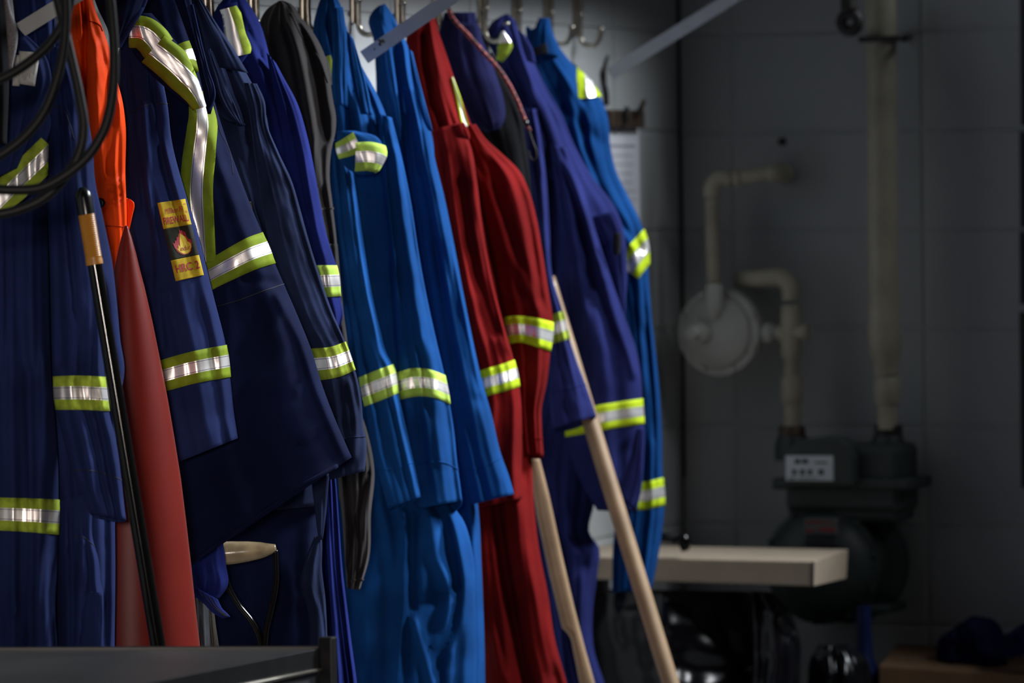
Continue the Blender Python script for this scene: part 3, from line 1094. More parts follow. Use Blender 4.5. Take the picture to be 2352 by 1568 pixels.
pn3 = Piece([(722, 1232), (700, 1290), (690, 1340), (706, 1400), (712, 1500), (712, 1700)], [(739, 1230), (740, 1250), (739, 1300), (747, 1370), (752, 1470), (755, 1700)], Z3 - 0.01, 0.015, amp=0.004, nf=1.2, seed=47, wrk=0.003)
pn3.build('leg_panel', NAVYOLD, t, label='worn grey navy leg panel, paler for the lit edge')  # worn cloth, its paler colour also paints the light on the leg's right edge
b3.build('body', NAVYOLD, t)
strap(b3, b3.ob, [(668, 652), (684, 720), (700, 780), (712, 830)], 46, OLDLIME)
s3 = Piece([(560, 190), (572, 260), (590, 400), (615, 540), (650, 680), (690, 770), (712, 800), (728, 870), (742, 960), (752, 1040), (756, 1102)],
           [(590, 192), (608, 232), (613, 282), (640, 350), (672, 420), (684, 460), (706, 540), (732, 625), (762, 712), (792, 783), (808, 830), (818, 858), (830, 920), (836, 985), (841, 1010), (838, 1082)],
           Z3 - 0.05, 0.045, amp=0.008, nf=1.5, seed=42, wrk=0.003,
           folds=[([(800, 880), (818, 960), (815, 1050)], 8, 0.007)])
s3.build('sleeve', NAVYOLD, t)
ring(s3, s3.ob, [(716, 800), (760, 796), (794, 784)], [(730, 874), (780, 865), (818, 848)], OLDLIME)
seam(s3, s3.ob, [(752, 1020), (800, 1005), (840, 1002)], NAVYOLD, 0.0013)
l3 = Piece([(470, 120), (482, 170), (492, 240), (520, 275), (545, 282)], [(484, 110), (505, 165), (530, 225), (548, 262), (557, 288)], Z3 - 0.09, 0.007, amp=0.002, seed=43, wrk=0.001, hem=False)
l3.build('collar', NAVYOLD, t)
seam(l3, l3.ob, [(486, 118), (507, 170), (532, 228), (554, 284)], NAVYOLD, 0.0016, name='collar_piping')
c3 = Piece([(430, -30), (452, 30), (468, 90), (480, 150)], [(446, -30), (492, 45), (535, 110), (570, 168)], Z3 - 0.07, 0.018, amp=0.002, seed=44, wrk=0.001)
c3.build('hood', NAVYOLD, t)
seam(b3, b3.ob, [(548, 286), (583, 290), (588, 340), (600, 390), (605, 470)], NAVYOLD, 0.002, name='placket')
for k in range(9):
    pass
zp = onpiece(b3, cat_rom([(576, 462), (580, 480), (583, 496)], 20), 0.004)
V, F = sweep(zp, 0.0022, 6)
mesh_obj('zip', V, F, BRASS, t, label='brass zip')
pk = Piece([(714, 1094), (718, 1130), (724, 1180), (731, 1238)], [(757, 1085), (753, 1130), (749, 1180), (741, 1240)], Z3 - 0.02, 0.007, amp=0.001, seed=45, wrk=0.001)
pk.build('pocket', NAVYOLD, t)

# ---- G4 royal navy coverall
Z4 = 9.45
t = thing('coverall', 'royal navy coverall with lime tape on its turned collar, in front of the black hoodie', 'coverall', legs_base(780, Z4))
G4 = t
b4 = Piece([(530, -20), (495, 22), (484, 60), (505, 130), (560, 300), (610, 500), (660, 640), (700, 800), (735, 1000), (728, 1150), (728, 1300), (735, 1450), (745, 1700)],
           [(556, -12), (575, 14), (600, 60), (612, 100), (623, 140), (640, 165), (665, 235), (690, 350), (708, 470), (722, 600), (738, 760), (756, 1000), (771, 1100), (778, 1190), (786, 1300), (798, 1400), (808, 1480), (820, 1568), (830, 1700)],
           Z4, 0.045, amp=0.010, nf=2.2, seed=51, wrk=0.002,
           folds=[([(560, 20), (590, 110), (620, 300)], 7, 0.008), ([(570, 60), (600, 130)], 6, -0.010)])
b4.build('body', ROYAL, t)
s4 = Piece([(612, 120), (622, 180), (645, 300), (670, 450), (700, 600), (720, 680), (740, 730), (760, 762)],
           [(634, 145), (650, 175), (682, 235), (705, 310), (722, 390), (736, 470), (752, 545), (766, 590), (773, 612), (782, 684), (788, 722), (778, 762)],
           Z4 - 0.04, 0.035, amp=0.006, nf=1.4, seed=52, wrk=0.002)
s4.build('sleeve', ROYAL, t)
ring(s4, s4.ob, [(700, 610), (735, 609), (773, 609)], [(715, 683), (750, 682), (782, 680)], LIMEPALE)
n4 = Piece([(482, 60), (490, 32), (512, 16), (528, 14)], [(500, 130), (530, 150), (570, 150), (572, 110)], Z4 - 0.055, 0.008, amp=0.001, seed=53, wrk=0.001)
n4 = Piece([(500, 10), (512, 30), (518, 60), (520, 95), (530, 145)], [(545, 5), (552, 40), (560, 75), (573, 114), (552, 150)], Z4 - 0.06, 0.010, amp=0.0, seed=53, wrk=0.0, hem=False)
n4.build('collar', ROYAL, t)
strap(n4, n4.ob, [(524, 18), (538, 62), (556, 126)], [34, 58, 50], OLDLIME, bands=[(0, 0.2, 0), (0.2, 0.45, 0), (0.45, 0.6, 1), (0.6, 0.8, 1), (0.8, 0.97, 1), (0.97, 1, 2)], off=0.003)

# ---- G5 black hoodie
Z5 = 9.62
t = thing('hoodie', 'faded black fleece hoodie hanging between royal navy and bright blue coveralls', 'hoodie', at(810, 1360, Z5))
b5 = Piece([(640, 2), (612, 22), (598, 45), (598, 140), (640, 330), (690, 520), (730, 700), (760, 900), (775, 1000), (778, 1100), (778, 1150)],
           [(648, 1), (668, 8), (692, 40), (728, 88), (747, 130), (757, 175), (765, 230), (772, 268), (771, 300), (762, 340), (757, 400), (764, 470), (772, 540), (780, 650), (795, 760), (812, 880), (832, 980), (842, 1050), (842, 1120)],
           Z5, 0.055, amp=0.013, nf=2.2, seed=61, wrk=0.003,
           folds=[([(668, 20), (700, 200), (735, 420)], 10, 0.014), ([(690, 60), (730, 160), (752, 320)], 8, -0.012), ([(745, 150), (768, 270)], 8, 0.008)])
b5.build('body', HOODIE, t)
seam(b5, b5.ob, [(668, 30), (690, 80), (730, 130), (752, 190)], HOODIE, 0.002)
seam(b5, b5.ob, [(700, 560), (740, 480), (768, 478)], HOODIE, 0.002)
s5 = Piece([(735, 560), (755, 750), (772, 950), (775, 1080), (785, 1180), (792, 1280), (797, 1350)], [(775, 560), (792, 740), (820, 920), (846, 1000), (860, 1080), (852, 1180), (848, 1280), (826, 1355)],
           Z5 - 0.02, 0.04, amp=0.010, nf=2.4, seed=62, wrk=0.003, folds=[([(845, 1090), (808, 1250), (798, 1300)], 7, -0.012), ([(850, 1100), (826, 1300)], 7, 0.010)])
s5.build('sleeve', HOODIE, t)
seam(s5, s5.ob, [(798, 1338), (812, 1332), (838, 1330)], HOODIE, 0.0018)

# ---- G6 bright blue coverall with two banded sleeves
Z6 = 9.84
t = thing('coverall', 'bright blue coverall with two lime banded sleeves, right behind the black hoodie', 'coverall', legs_base(930, Z6))
G6 = t
b6 = Piece([(742, -20), (728, 20), (719, 62), (730, 150), (742, 300), (735, 480), (745, 650), (762, 800), (770, 950), (770, 1080), (772, 1200), (775, 1300), (780, 1450), (785, 1700)],
           [(768, -18), (782, 10), (795, 60), (812, 110), (836, 162), (858, 200), (885, 260), (905, 320), (925, 420), (945, 520), (970, 680), (995, 820), (1015, 960), (1030, 1100), (1040, 1160), (1062, 1190), (1086, 1270), (1092, 1400), (1092, 1700)],
           Z6 + 0.02, 0.055, amp=0.014, nf=2.6, seed=71, wrk=0.004, nu=64,
           folds=[([(772, 20), (790, 120), (800, 240)], 8, 0.012), ([(800, 100), (815, 300)], 7, -0.010), ([(928, 1180), (926, 1400), (910, 1568)], 10, 0.026), ([(985, 1180), (1000, 1280), (1040, 1370), (1000, 1480)], 14, 0.022), ([(1040, 1200), (1070, 1340), (1055, 1420), (1035, 1500)], 12, 0.018), ([(970, 1380), (1010, 1370), (1040, 1350)], 11, -0.013), ([(1060, 1380), (1030, 1480)], 12, -0.010), ([(950, 1420), (975, 1500), (1000, 1600)], 12, 0.020), ([(945, 1180), (950, 1400)], 12, -0.026)])
b6.build('body', BLUE, t)
s6 = Piece([(760, 320), (768, 420), (780, 540), (795, 640), (808, 740), (820, 830), (830, 890), (842, 950), (855, 1040), (875, 1110), (892, 1168)],
           [(796, 320), (818, 440), (836, 560), (850, 650), (872, 750), (890, 815), (902, 838), (915, 904), (928, 960), (944, 1030), (956, 1085), (967, 1140)],
           Z6 - 0.075, 0.042, amp=0.010, nf=1.4, seed=72, wrk=0.003, drop=8, folds=[([(805, 400), (830, 620), (870, 820)], 12, 0.010), ([(775, 450), (815, 780)], 10, -0.008)])
s6.build('sleeve', BLUE, t)
ring(s6, s6.ob, [(822, 868), (862, 851), (903, 836)], [(836, 934), (878, 918), (916, 902)], LIMEPALE)
seam(s6, s6.ob, [(868, 1080), (920, 1072), (950, 1060)], BLUE, 0.0013)
s6b = Piece([(868, 260), (876, 420), (890, 580), (900, 720), (908, 830), (913, 870), (918, 925), (928, 1010), (940, 1080), (950, 1140), (956, 1168)],
            [(900, 270), (925, 370), (945, 470), (960, 570), (980, 680), (1002, 780), (1021, 862), (1033, 926), (1043, 990), (1050, 1060), (1058, 1120), (1062, 1150)],
            Z6 - 0.03, 0.05, amp=0.008, nf=1.8, seed=73, wrk=0.003, drop=30, folds=[([(905, 350), (935, 560), (965, 780)], 14, 0.010), ([(980, 950), (1010, 1060)], 12, 0.006)])
s6b.build('sleeve', BLUE, t)
ring(s6b, s6b.ob, [(910, 856), (950, 845), (985, 848), (1022, 862)], [(917, 918), (960, 910), (1000, 914), (1033, 928)], LIMEPALE)
seam(s6b, s6b.ob, [(945, 1072), (980, 1062), (1020, 1062), (1052, 1078)], BLUE, 0.0014)
# collar flaps and looped tape
f6 = Piece([(762, 20), (764, 100), (762, 180), (766, 236)], [(788, 15), (796, 80), (798, 170), (799, 248)], Z6 - 0.075, 0.010, amp=0.003, nf=1.5, seed=74, wrk=0.001)
f6.build('collar', BLUE, t)
f6b = Piece([(796, 70), (802, 140), (812, 200), (828, 262)], [(812, 90), (830, 150), (845, 205), (856, 264)], Z6 - 0.06, 0.010, amp=0.003, nf=1.5, seed=75, wrk=0.001)
f6b.build('collar', BLUE, t)
lp = Piece([(774, 300), (775, 345), (790, 380), (822, 402)], [(815, 300), (870, 318), (884, 350), (862, 400)], Z6 - 0.105, 0.018, amp=0.001, seed=76, wrk=0.001)
lp.build('shoulder_panel', BLUE, t)
strap(lp, lp.ob, [(774, 348), (798, 338), (822, 326)], [36, 44, 50], LIMEPALE)
strap(lp, lp.ob, [(818, 360), (850, 360), (878, 372), (884, 380)], [66, 66, 64, 58], LIMEPALE, off=0.004)
strap(b6, b6.ob, [(747, 130), (755, 160), (762, 195)], [26, 26, 26], OLDLIME)

# ---- G7 bright blue coverall, plain sleeve
Z7 = 10.05
t = thing('coverall', 'bright blue coverall with one plain sleeve, hanging next to the red coverall', 'coverall', legs_base(1040, Z7))
b7 = Piece([(868, 14), (852, 30), (846, 44), (858, 90), (862, 150), (868, 300), (890, 520), (930, 800), (960, 1100), (980, 1300), (1000, 1500), (1010, 1700)],
           [(884, 8), (900, 30), (918, 68), (936, 104), (943, 150), (958, 215), (985, 285), (992, 310), (1000, 400), (1020, 540), (1050, 720), (1070, 900), (1085, 1080), (1098, 1160), (1106, 1300), (1112, 1450), (1116, 1700)],
           Z7, 0.05, amp=0.012, nf=2.2, seed=81, wrk=0.003,
           folds=[([(880, 30), (885, 120), (900, 260)], 8, 0.012), ([(925, 80), (940, 200)], 6, 0.008), ([(905, 60), (915, 260)], 8, -0.010)])
b7.build('body', BLUE, t)
s7 = Piece([(925, 200), (940, 320), (960, 460), (980, 600), (1000, 740), (1025, 880), (1050, 1020), (1066, 1100), (1078, 1160)],
           [(960, 205), (985, 290), (998, 360), (1020, 450), (1040, 545), (1064, 670), (1088, 790), (1106, 870), (1130, 955), (1150, 1040), (1168, 1090), (1181, 1134)],
           Z7 - 0.06, 0.05, amp=0.010, nf=1.5, seed=82, wrk=0.002, folds=[([(975, 300), (1010, 480), (1060, 700), (1100, 900)], 14, 0.012), ([(1000, 560), (1040, 800), (1060, 960)], 12, -0.012)])
s7.build('sleeve', BLUE, t)
seam(s7, s7.ob, [(1062, 1080), (1110, 1072), (1152, 1050)], BLUE, 0.0014)
f7 = Piece([(872, 90), (880, 180), (900, 260), (912, 300), (915, 335)], [(900, 110), (912, 200), (920, 270), (921, 300), (920, 340)], Z7 - 0.07, 0.008, amp=0.002, seed=83, wrk=0.001)
f7.build('collar', BLUE, t)
f7b = Piece([(938, 110), (945, 170), (958, 235), (976, 285), (984, 300)], [(948, 120), (965, 190), (982, 255), (990, 285), (994, 302)], Z7 - 0.11, 0.007, amp=0.001, seed=84, wrk=0.001)
f7b.build('collar', BLUE, t)

# ---- G8 red coverall
Z8 = 10.25
t = thing('coverall', 'red coverall with lime and silver bands, the only red garment in the row', 'coverall', legs_base(1190, Z8))
b8 = Piece([(955, 40), (938, 70), (930, 110), (940, 220), (975, 340), (1000, 520), (1040, 720), (1070, 900), (1080, 1100), (1082, 1200), (1092, 1340), (1106, 1450), (1108, 1700)],
           [(975, 24), (998, 40), (1008, 75), (1025, 125), (1050, 200), (1080, 280), (1100, 330), (1130, 480), (1160, 640), (1190, 800), (1210, 950), (1222, 1060), (1226, 1150), (1240, 1270), (1258, 1360), (1275, 1470), (1302, 1568), (1330, 1700)],
           Z8 + 0.02, 0.06, amp=0.012, nf=2.4, seed=91, wrk=0.003, nu=60,
           folds=[([(990, 60), (1005, 180), (1040, 320)], 8, 0.012), ([(975, 80), (985, 250)], 9, -0.010), ([(1090, 1180), (1100, 1320), (1112, 1480)], 8, 0.018), ([(1140, 1160), (1165, 1320), (1215, 1568)], 16, -0.035), ([(1190, 1120), (1225, 1320), (1270, 1520)], 18, 0.022), ([(1130, 1450), (1160, 1568)], 10, 0.012)])
b8.build('body', RED, t)
s8b = Piece([(1060, 290), (1090, 420), (1125, 580), (1148, 700), (1156, 740), (1166, 800), (1180, 880), (1190, 960), (1200, 1042)],
            [(1092, 285), (1115, 318), (1150, 350), (1196, 397), (1214, 435), (1232, 500), (1246, 580), (1260, 670), (1270, 738), (1264, 806), (1256, 880), (1244, 940), (1245, 990), (1249, 1048)],
            Z8 + 0.01, 0.05, amp=0.010, nf=1.6, seed=92, wrk=0.003, drop=8, folds=[([(1115, 420), (1160, 560), (1250, 730)], 12, 0.010), ([(1125, 380), (1190, 600), (1230, 690)], 14, -0.010), ([(1240, 520), (1262, 700)], 10, 0.006)])
s8b.build('sleeve', RED, t)
ring(s8b, s8b.ob, [(1152, 729), (1182, 725), (1235, 731), (1270, 740)], [(1164, 791), (1190, 786), (1235, 797), (1264, 807)], LIME)
seam(s8b, s8b.ob, [(1196, 1000), (1220, 1003), (1246, 1008)], RED, 0.0014)
s8 = Piece([(985, 300), (1005, 440), (1030, 580), (1058, 720), (1085, 830), (1095, 900), (1090, 1000), (1086, 1100), (1088, 1170)],
           [(1062, 280), (1085, 350), (1096, 420), (1108, 520), (1130, 640), (1158, 750), (1180, 826), (1193, 888), (1199, 980), (1198, 1060), (1200, 1144)],
           Z8 - 0.055, 0.05, amp=0.010, nf=1.5, seed=93, wrk=0.003, folds=[([(1080, 330), (1098, 480), (1140, 680), (1170, 800)], 10, 0.012), ([(1060, 420), (1100, 620), (1140, 760)], 14, -0.014)])
s8.build('sleeve', RED, t)
ring(s8, s8.ob, [(1088, 857), (1112, 848), (1150, 837), (1181, 826)], [(1096, 920), (1126, 907), (1160, 898), (1193, 887)], LIME)
f8 = Piece([(1035, 290), (1050, 316), (1062, 318), (1072, 320)], [(1066, 280), (1076, 300), (1079, 312), (1079, 322)], Z8 - 0.11, 0.006, amp=0.001, seed=94, wrk=0.001)
f8.build('collar', RED, t)
strap(b8, b8.ob, [(1036, 178), (1050, 225), (1062, 272), (1074, 312)], [3, 9, 13, 14], LIME, off=0.003)

# ---- G9 dark garment with hanging flap
Z9 = 10.44
t = thing('vest', 'dark indigo vest with a rounded flap hanging under the red bungee cord', 'vest', at(1120, 480, Z9))
b9 = Piece([(1016, 48), (1008, 80), (1018, 150), (1044, 230), (1085, 288), (1118, 304)], [(1100, 55), (1108, 90), (1124, 130), (1142, 180), (1156, 225), (1160, 270), (1148, 298)], Z9 - 0.02, 0.025, amp=0.003, seed=95, wrk=0.002, hem=False)
b9.build('flap', DARKIND, t)
n9 = Piece([(1020, 28), (1014, 60), (1020, 110)], [(1092, 28), (1096, 60), (1112, 120)], Z9, 0.03, amp=0.004, seed=96, wrk=0.002)
n9.build('collar', DARKIND, t)
d9 = Piece([(1050, 120), (1066, 250), (1090, 330), (1140, 420), (1180, 520)], [(1130, 120), (1172, 210), (1194, 260), (1208, 330), (1225, 520)], Z9 + 0.05, 0.03, amp=0.004, seed=97, wrk=0.002)
d9.build('lining', BLACKC, t, label='black lining')

# ---- red bungee cord
t = thing('bungee_cord', 'red flecked bungee cord with a wire hook hanging over the dark vest', 'bungee cord', at(1215, 380, Z9 - 0.08))
tube('cord', [at(1031, 22, Z9 - 0.05), at(1042, 45, Z9 - 0.07), at(1070, 75, Z9 - 0.07), at(1112, 122, Z9 - 0.08), at(1150, 165, Z9 - 0.08), at(1180, 215, Z9 - 0.08), at(1200, 262, Z9 - 0.08), at(1207, 280, Z9 - 0.08)], 0.0042, CORDR, t, 10, 60)
tube('ferrule', [at(1205, 275, Z9 - 0.08), at(1211, 291, Z9 - 0.08)], 0.0055, BLACKP, t, 12, label='black ferrule')
tube('cord_end', [at(1211, 291, Z9 - 0.08), at(1217, 301, Z9 - 0.08)], 0.004, CORDR, t, 10)
tube('wire_hook', [at(1215, 298, Z9 - 0.08), at(1224, 325, Z9 - 0.08), at(1232, 348, Z9 - 0.08), at(1232, 362, Z9 - 0.08), at(1226, 368, Z9 - 0.08), at(1219, 362, Z9 - 0.08), at(1214, 346, Z9 - 0.08)], 0.0013, IRON, t, 8, 40)

# ---- G10 indigo coverall
Z10 = 10.66
t = thing('coverall', 'indigo coverall with faded sleeves hanging between the bungee cord and the last blue coverall', 'coverall', legs_base(1320, Z10))
b10 = Piece([(1152, 36), (1125, 55), (1118, 85), (1135, 130), (1165, 200), (1198, 290), (1214, 400), (1228, 560), (1240, 740), (1235, 900), (1205, 1050), (1212, 1180), (1232, 1320), (1256, 1450), (1280, 1568), (1300, 1700)],
            [(1165, 31), (1180, 42), (1192, 72), (1210, 105), (1230, 150), (1252, 195), (1290, 262), (1320, 335), (1360, 405), (1412, 475), (1430, 520), (1440, 600), (1438, 680), (1428, 760), (1410, 900), (1380, 1050), (1364, 1160), (1354, 1225), (1376, 1256), (1373, 1310), (1362, 1400), (1364, 1490), (1388, 1568), (1420, 1700)],
            Z10 + 0.05, 0.055, amp=0.012, nf=2.2, seed=101, wrk=0.004, nu=60,
            folds=[([(1180, 60), (1215, 180), (1245, 330), (1245, 620)], 9, 0.014), ([(1215, 160), (1270, 300), (1300, 380)], 10, 0.010), ([(1330, 1270), (1372, 1280)], 10, 0.015), ([(1310, 1240), (1350, 1250)], 8, -0.014), ([(1340, 1330), (1340, 1500)], 12, 0.014), ([(1268, 420), (1272, 620)], 12, -0.020)])
b10.build('body', INDIGO, t)
s10b = Piece([(1262, 330), (1280, 480), (1294, 650), (1300, 800), (1300, 960), (1300, 1005), (1312, 1060), (1340, 1120), (1372, 1172)],
             [(1302, 340), (1335, 420), (1360, 500), (1385, 580), (1410, 655), (1438, 735), (1462, 805), (1473, 870), (1476, 940), (1481, 1000), (1478, 1060), (1470, 1130), (1462, 1176)],
             Z10, 0.055, amp=0.009, nf=1.5, seed=102, wrk=0.003, folds=[([(1300, 380), (1350, 500), (1385, 640)], 10, 0.012), ([(1380, 600), (1420, 740), (1460, 860)], 10, 0.010), ([(1330, 520), (1360, 700)], 14, -0.010)])
s10b.build('sleeve', INDIGO, t)
ring(s10b, s10b.ob, [(1298, 948), (1370, 931), (1425, 922), (1473, 915)], [(1299, 1003), (1380, 989), (1430, 980), (1480, 973)], LIME)
cu10 = Piece([(1462, 985), (1440, 1070), (1420, 1110), (1412, 1130)], [(1479, 980), (1479, 1060), (1472, 1130), (1461, 1176)], Z10 - 0.065, 0.006, amp=0.002, seed=103, wrk=0.001)
cu10.build('cuff_flap', INDIGO, t)
s10 = Piece([(1205, 250), (1222, 420), (1238, 580), (1254, 700), (1264, 780), (1262, 880), (1264, 940), (1270, 986)],
            [(1232, 250), (1254, 400), (1262, 520), (1270, 640), (1292, 712), (1308, 776), (1326, 832), (1345, 882), (1358, 920), (1370, 955)],
            Z10 - 0.125, 0.045, amp=0.007, nf=1.4, seed=104, wrk=0.003, drop=14, folds=[([(1240, 300), (1250, 560), (1272, 700)], 8, 0.008), ([(1310, 800), (1340, 900)], 9, 0.008)])
s10.build('sleeve', INDIGO, t)
ring(s10, s10.ob, [(1256, 726), (1268, 722), (1293, 714)], [(1264, 790), (1280, 786), (1309, 777)], OLDLIME)
seam(s10, s10.ob, [(1266, 900), (1310, 890), (1348, 882)], INDIGO, 0.0013)
n10 = Piece([(1150, 60), (1147, 85), (1145, 110), (1144, 140)], [(1165, 55), (1176, 95), (1170, 115), (1150, 142)], Z10 - 0.035, 0.008, amp=0.0, seed=105, wrk=0.0, hem=False)
n10.build('collar', INDIGO, t)
strap(n10, n10.ob, [(1156, 78), (1160, 110), (1148, 140)], [12, 30, 10], OLDLIME, bands=[(0, 0.25, 0), (0.25, 0.5, 0), (0.5, 0.75, 0), (0.75, 1, 0)], off=0.003)
strap(n10, n10.ob, [(1156, 72), (1158, 84), (1160, 98)], [3, 13, 22], OLDLIME, bands=[(0, 0.25, 1), (0.25, 0.5, 1), (0.5, 0.75, 1), (0.75, 1, 1)], off=0.004)
lap = Piece([(1190, 70), (1200, 110), (1210, 140)], [(1204, 78), (1224, 115), (1232, 148)], Z10 - 0.06, 0.006, amp=0.001, seed=106, wrk=0.001)
lap.build('collar', INDIGO, t)
pk = Piece([(1354, 500), (1380, 560), (1402, 640), (1428, 740)], [(1412, 482), (1432, 540), (1438, 620), (1436, 740)], Z10 - 0.02 + 0.02, 0.008, amp=0.001, seed=107, wrk=0.001)
pk.build('pocket', INDIGO, t)
hk = Piece([(1408, 535), (1408, 560), (1410, 585)], [(1426, 535), (1427, 560), (1424, 585)], Z10 - 0.025, 0.005, amp=0, seed=108, wrk=0, hem=False)
hk.build('tab', CHAR, t, label='black hook tab')

# ---- G11 bright blue coverall, last in the row
Z11 = 10.84
t = thing('coverall', 'bright blue coverall with vivid lime shoulder tape, last in the row before the corner', 'coverall', legs_base(1450, Z11))
b11 = Piece([(1215, 70), (1205, 95), (1215, 150), (1250, 260), (1300, 420), (1360, 560), (1410, 700), (1425, 850), (1430, 1000), (1420, 1150), (1408, 1250), (1406, 1360)],
            [(1262, 45), (1272, 80), (1285, 108), (1305, 135), (1328, 160), (1352, 185), (1378, 221), (1396, 270), (1402, 335), (1416, 395), (1440, 445), (1472, 512), (1486, 560), (1490, 640), (1496, 720), (1508, 830), (1517, 930), (1521, 1010), (1522, 1095), (1526, 1165), (1520, 1225), (1508, 1300), (1496, 1356)],
            Z11, 0.06, amp=0.011, nf=2.2, seed=111, wrk=0.003, nu=60,
            folds=[([(1300, 250), (1380, 330), (1402, 330)], 12, -0.008), ([(1330, 160), (1345, 330), (1400, 480), (1470, 570)], 10, -0.012), ([(1300, 180), (1330, 330), (1390, 480), (1450, 560)], 10, 0.012), ([(1495, 700), (1508, 900), (1512, 1090)], 9, 0.008), ([(1480, 760), (1495, 1000)], 10, -0.010)])
b11.build('body', BLUE, t)
ring(b11, b11.ob, [(1430, 1106), (1480, 1106), (1524, 1096)], [(1430, 1172), (1480, 1170), (1526, 1160)], LIME)
strap(b11, b11.ob, [(1349, 140), (1350, 180), (1354, 224)], [50, 52, 52], LIME, off=0.003)
strap(b11, b11.ob, [(1440, 622), (1468, 584), (1500, 548)], [62, 62, 62], LIME, off=0.003)
n11 = Piece([(1238, 40), (1230, 60), (1224, 90), (1222, 120)], [(1262, 42), (1268, 70), (1276, 105), (1282, 130)], Z11 - 0.03, 0.018, amp=0.003, seed=112, wrk=0.001)
n11.build('collar', BLUE, t)
n11c = Piece([(1207, 62), (1208, 80), (1212, 110)], [(1216, 60), (1226, 78), (1236, 110)], Z11 - 0.01, 0.010, amp=0.001, seed=114, wrk=0.001)
n11c.build('collar', BLUE, t)
lb = Piece([(1222, 112), (1224, 120), (1228, 128)], [(1255, 98), (1258, 110), (1260, 122)], Z11 - 0.075, 0.003, amp=0, seed=113, wrk=0, hem=False)
lb.build('neck_label', CHAR, t, label='black neck label')

# ------------------------------------------------------------------ hooks on the coat wall
HX = [(488, 'holding the royal navy coverall'), (592, 'holding the black hoodie'), (710, 'between the black hoodie and the blue coverall'), (825, 'with its curve showing beside the plain blue coverall'),
      (928, 'above the red coverall'), (1012, 'half hidden where the bungee cord hangs'), (1117, 'above the dark vest and indigo coverall'), (1195, 'between the indigo and the last blue coverall'), (1268, 'showing its tip behind the last blue collar'), (1335, 'empty, nearest the corner of the room')]
for (hx, where) in HX:
    yb = 82 + 0.050 * (hx - 850)             # bottom of the bend
    w0 = CW(hx - 2, yb, 0.012)
    y_, z_ = w0[1], w0[2]
    t = thing('coat_hook', 'nickel coat hook ' + where, 'hook', (0.0, y_, z_), 'coat hooks along the block wall')
    P = [(0.013, y_, z_ + 0.16), (0.013, y_, z_ + 0.09), (0.012, y_, z_ + 0.03), (0.014, y_, z_ + 0.013), (0.021, y_, z_ + 0.003), (0.031, y_, z_), (0.042, y_, z_ + 0.003), (0.050, y_, z_ + 0.013), (0.054, y_, z_ + 0.027), (0.055, y_, z_ + 0.036)]
    tube('prong', P, [0.0065, 0.0065, 0.0068, 0.0065, 0.006, 0.0055, 0.005, 0.0048, 0.0055, 0.006], CHROME, t, 14, 60)
    bp = mesh_obj('back_plate', box8((0.0, y_ - 0.011, z_ + 0.02), (0.008, y_ + 0.011, z_ + 0.2)), BOXF, CHROME, t, smooth=False)
    bevel(bp, 0.003)
    V, F = lathe_vf((0.007, y_ - 0.002, z_ + 0.062 + 0.0), (1, 0, 0), [(0, 0.0065), (0.006, 0.0065), (0.0105, 0.005), (0.013, 0.002)], 16)
    mesh_obj('screw', V, F, CHROME, t)


# ------------------------------------------------------------------ unseen steel wall shelf above the coats, carried by diagonal braces
SHZ = 2.04
t = thing('wall_shelf', 'unseen grey steel wall shelf whose diagonal braces cross above the hanging coats', 'shelf', (0.0, 9.0, SHZ))
bd = hexa('board', [(0.001, 7.6, SHZ), (0.46, 7.6, SHZ), (0.30, 11.15, SHZ), (0.001, 11.15, SHZ), (0.001, 7.6, SHZ + 0.02), (0.46, 7.6, SHZ + 0.02), (0.30, 11.15, SHZ + 0.02), (0.001, 11.15, SHZ + 0.02)], PAINTED, t, 0.002)  # board out of view, added and tapered to shade the wall by the hooks


def brace(a, b_, za, zb, wpx, thick=0.004):
    """flat steel strap rising from the wall out to the shelf, with a turned lip"""
    A = np.array(a, float)
    B = np.array(b_, float)
    d = (B - A) / np.linalg.norm(B - A)
    n = np.array([-d[1], d[0]]) * wpx / 2
    c = []
    for dz in (0.0, thick):
        for (q, z) in ((A - n, za), (A + n, za), (B + n, zb), (B - n, zb)):
            c.append(at(q[0], q[1], z + dz))
    o = hexa('brace', c, PAINTED, t, 0.0008)
    c = []
    for (q, z) in ((A + n, za), (A + n, za + 0.018), (B + n, zb + 0.018), (B + n, zb)):
        c.append(at(q[0], q[1], z))
    for (q, z) in ((A + n * 0.88, za), (A + n * 0.88, za + 0.018), (B + n * 0.88, zb + 0.018), (B + n * 0.88, zb)):
        c.append(at(q[0], q[1], z))
    hexa('lip', c, PAINTED, o, 0.0004)
    return o


b1 = brace((-60, 135), (400, -150), 8.54, 8.42, 35)
V, F = lathe_vf(at(5, 100, 8.505), -Fv, [(-0.002, 0.0025), (0.0008, 0.0025)], 12)
mesh_obj('rivet', V, F, IRON, b1)
b2 = brace((836, 132), (1290, -180), 9.92, 9.80, 33)
V, F = [], []
for (q0, q1) in (((868, 92), (884, 97)), ((870, 103), (880, 90)), ((874, 105), (873, 96)), ((879, 96), (883, 94))):
    v_, f_ = sweep([at(q0[0], q0[1], 9.907), at(q1[0], q1[1], 9.906)], 0.0016, 6)
    F += [tuple(len(V) + i for i in f) for f in f_]
    V += list(v_)
mesh_obj('ink_mark', V, F, INK, b2)
V, F = lathe_vf(at(860, 113, 9.912), -Fv, [(-0.002, 0.0015), (0.0006, 0.0015)], 10)
mesh_obj('rivet', V, F, IRON, b2)
brace((1400, 170), (1800, -78), 11.05, 10.93, 30)

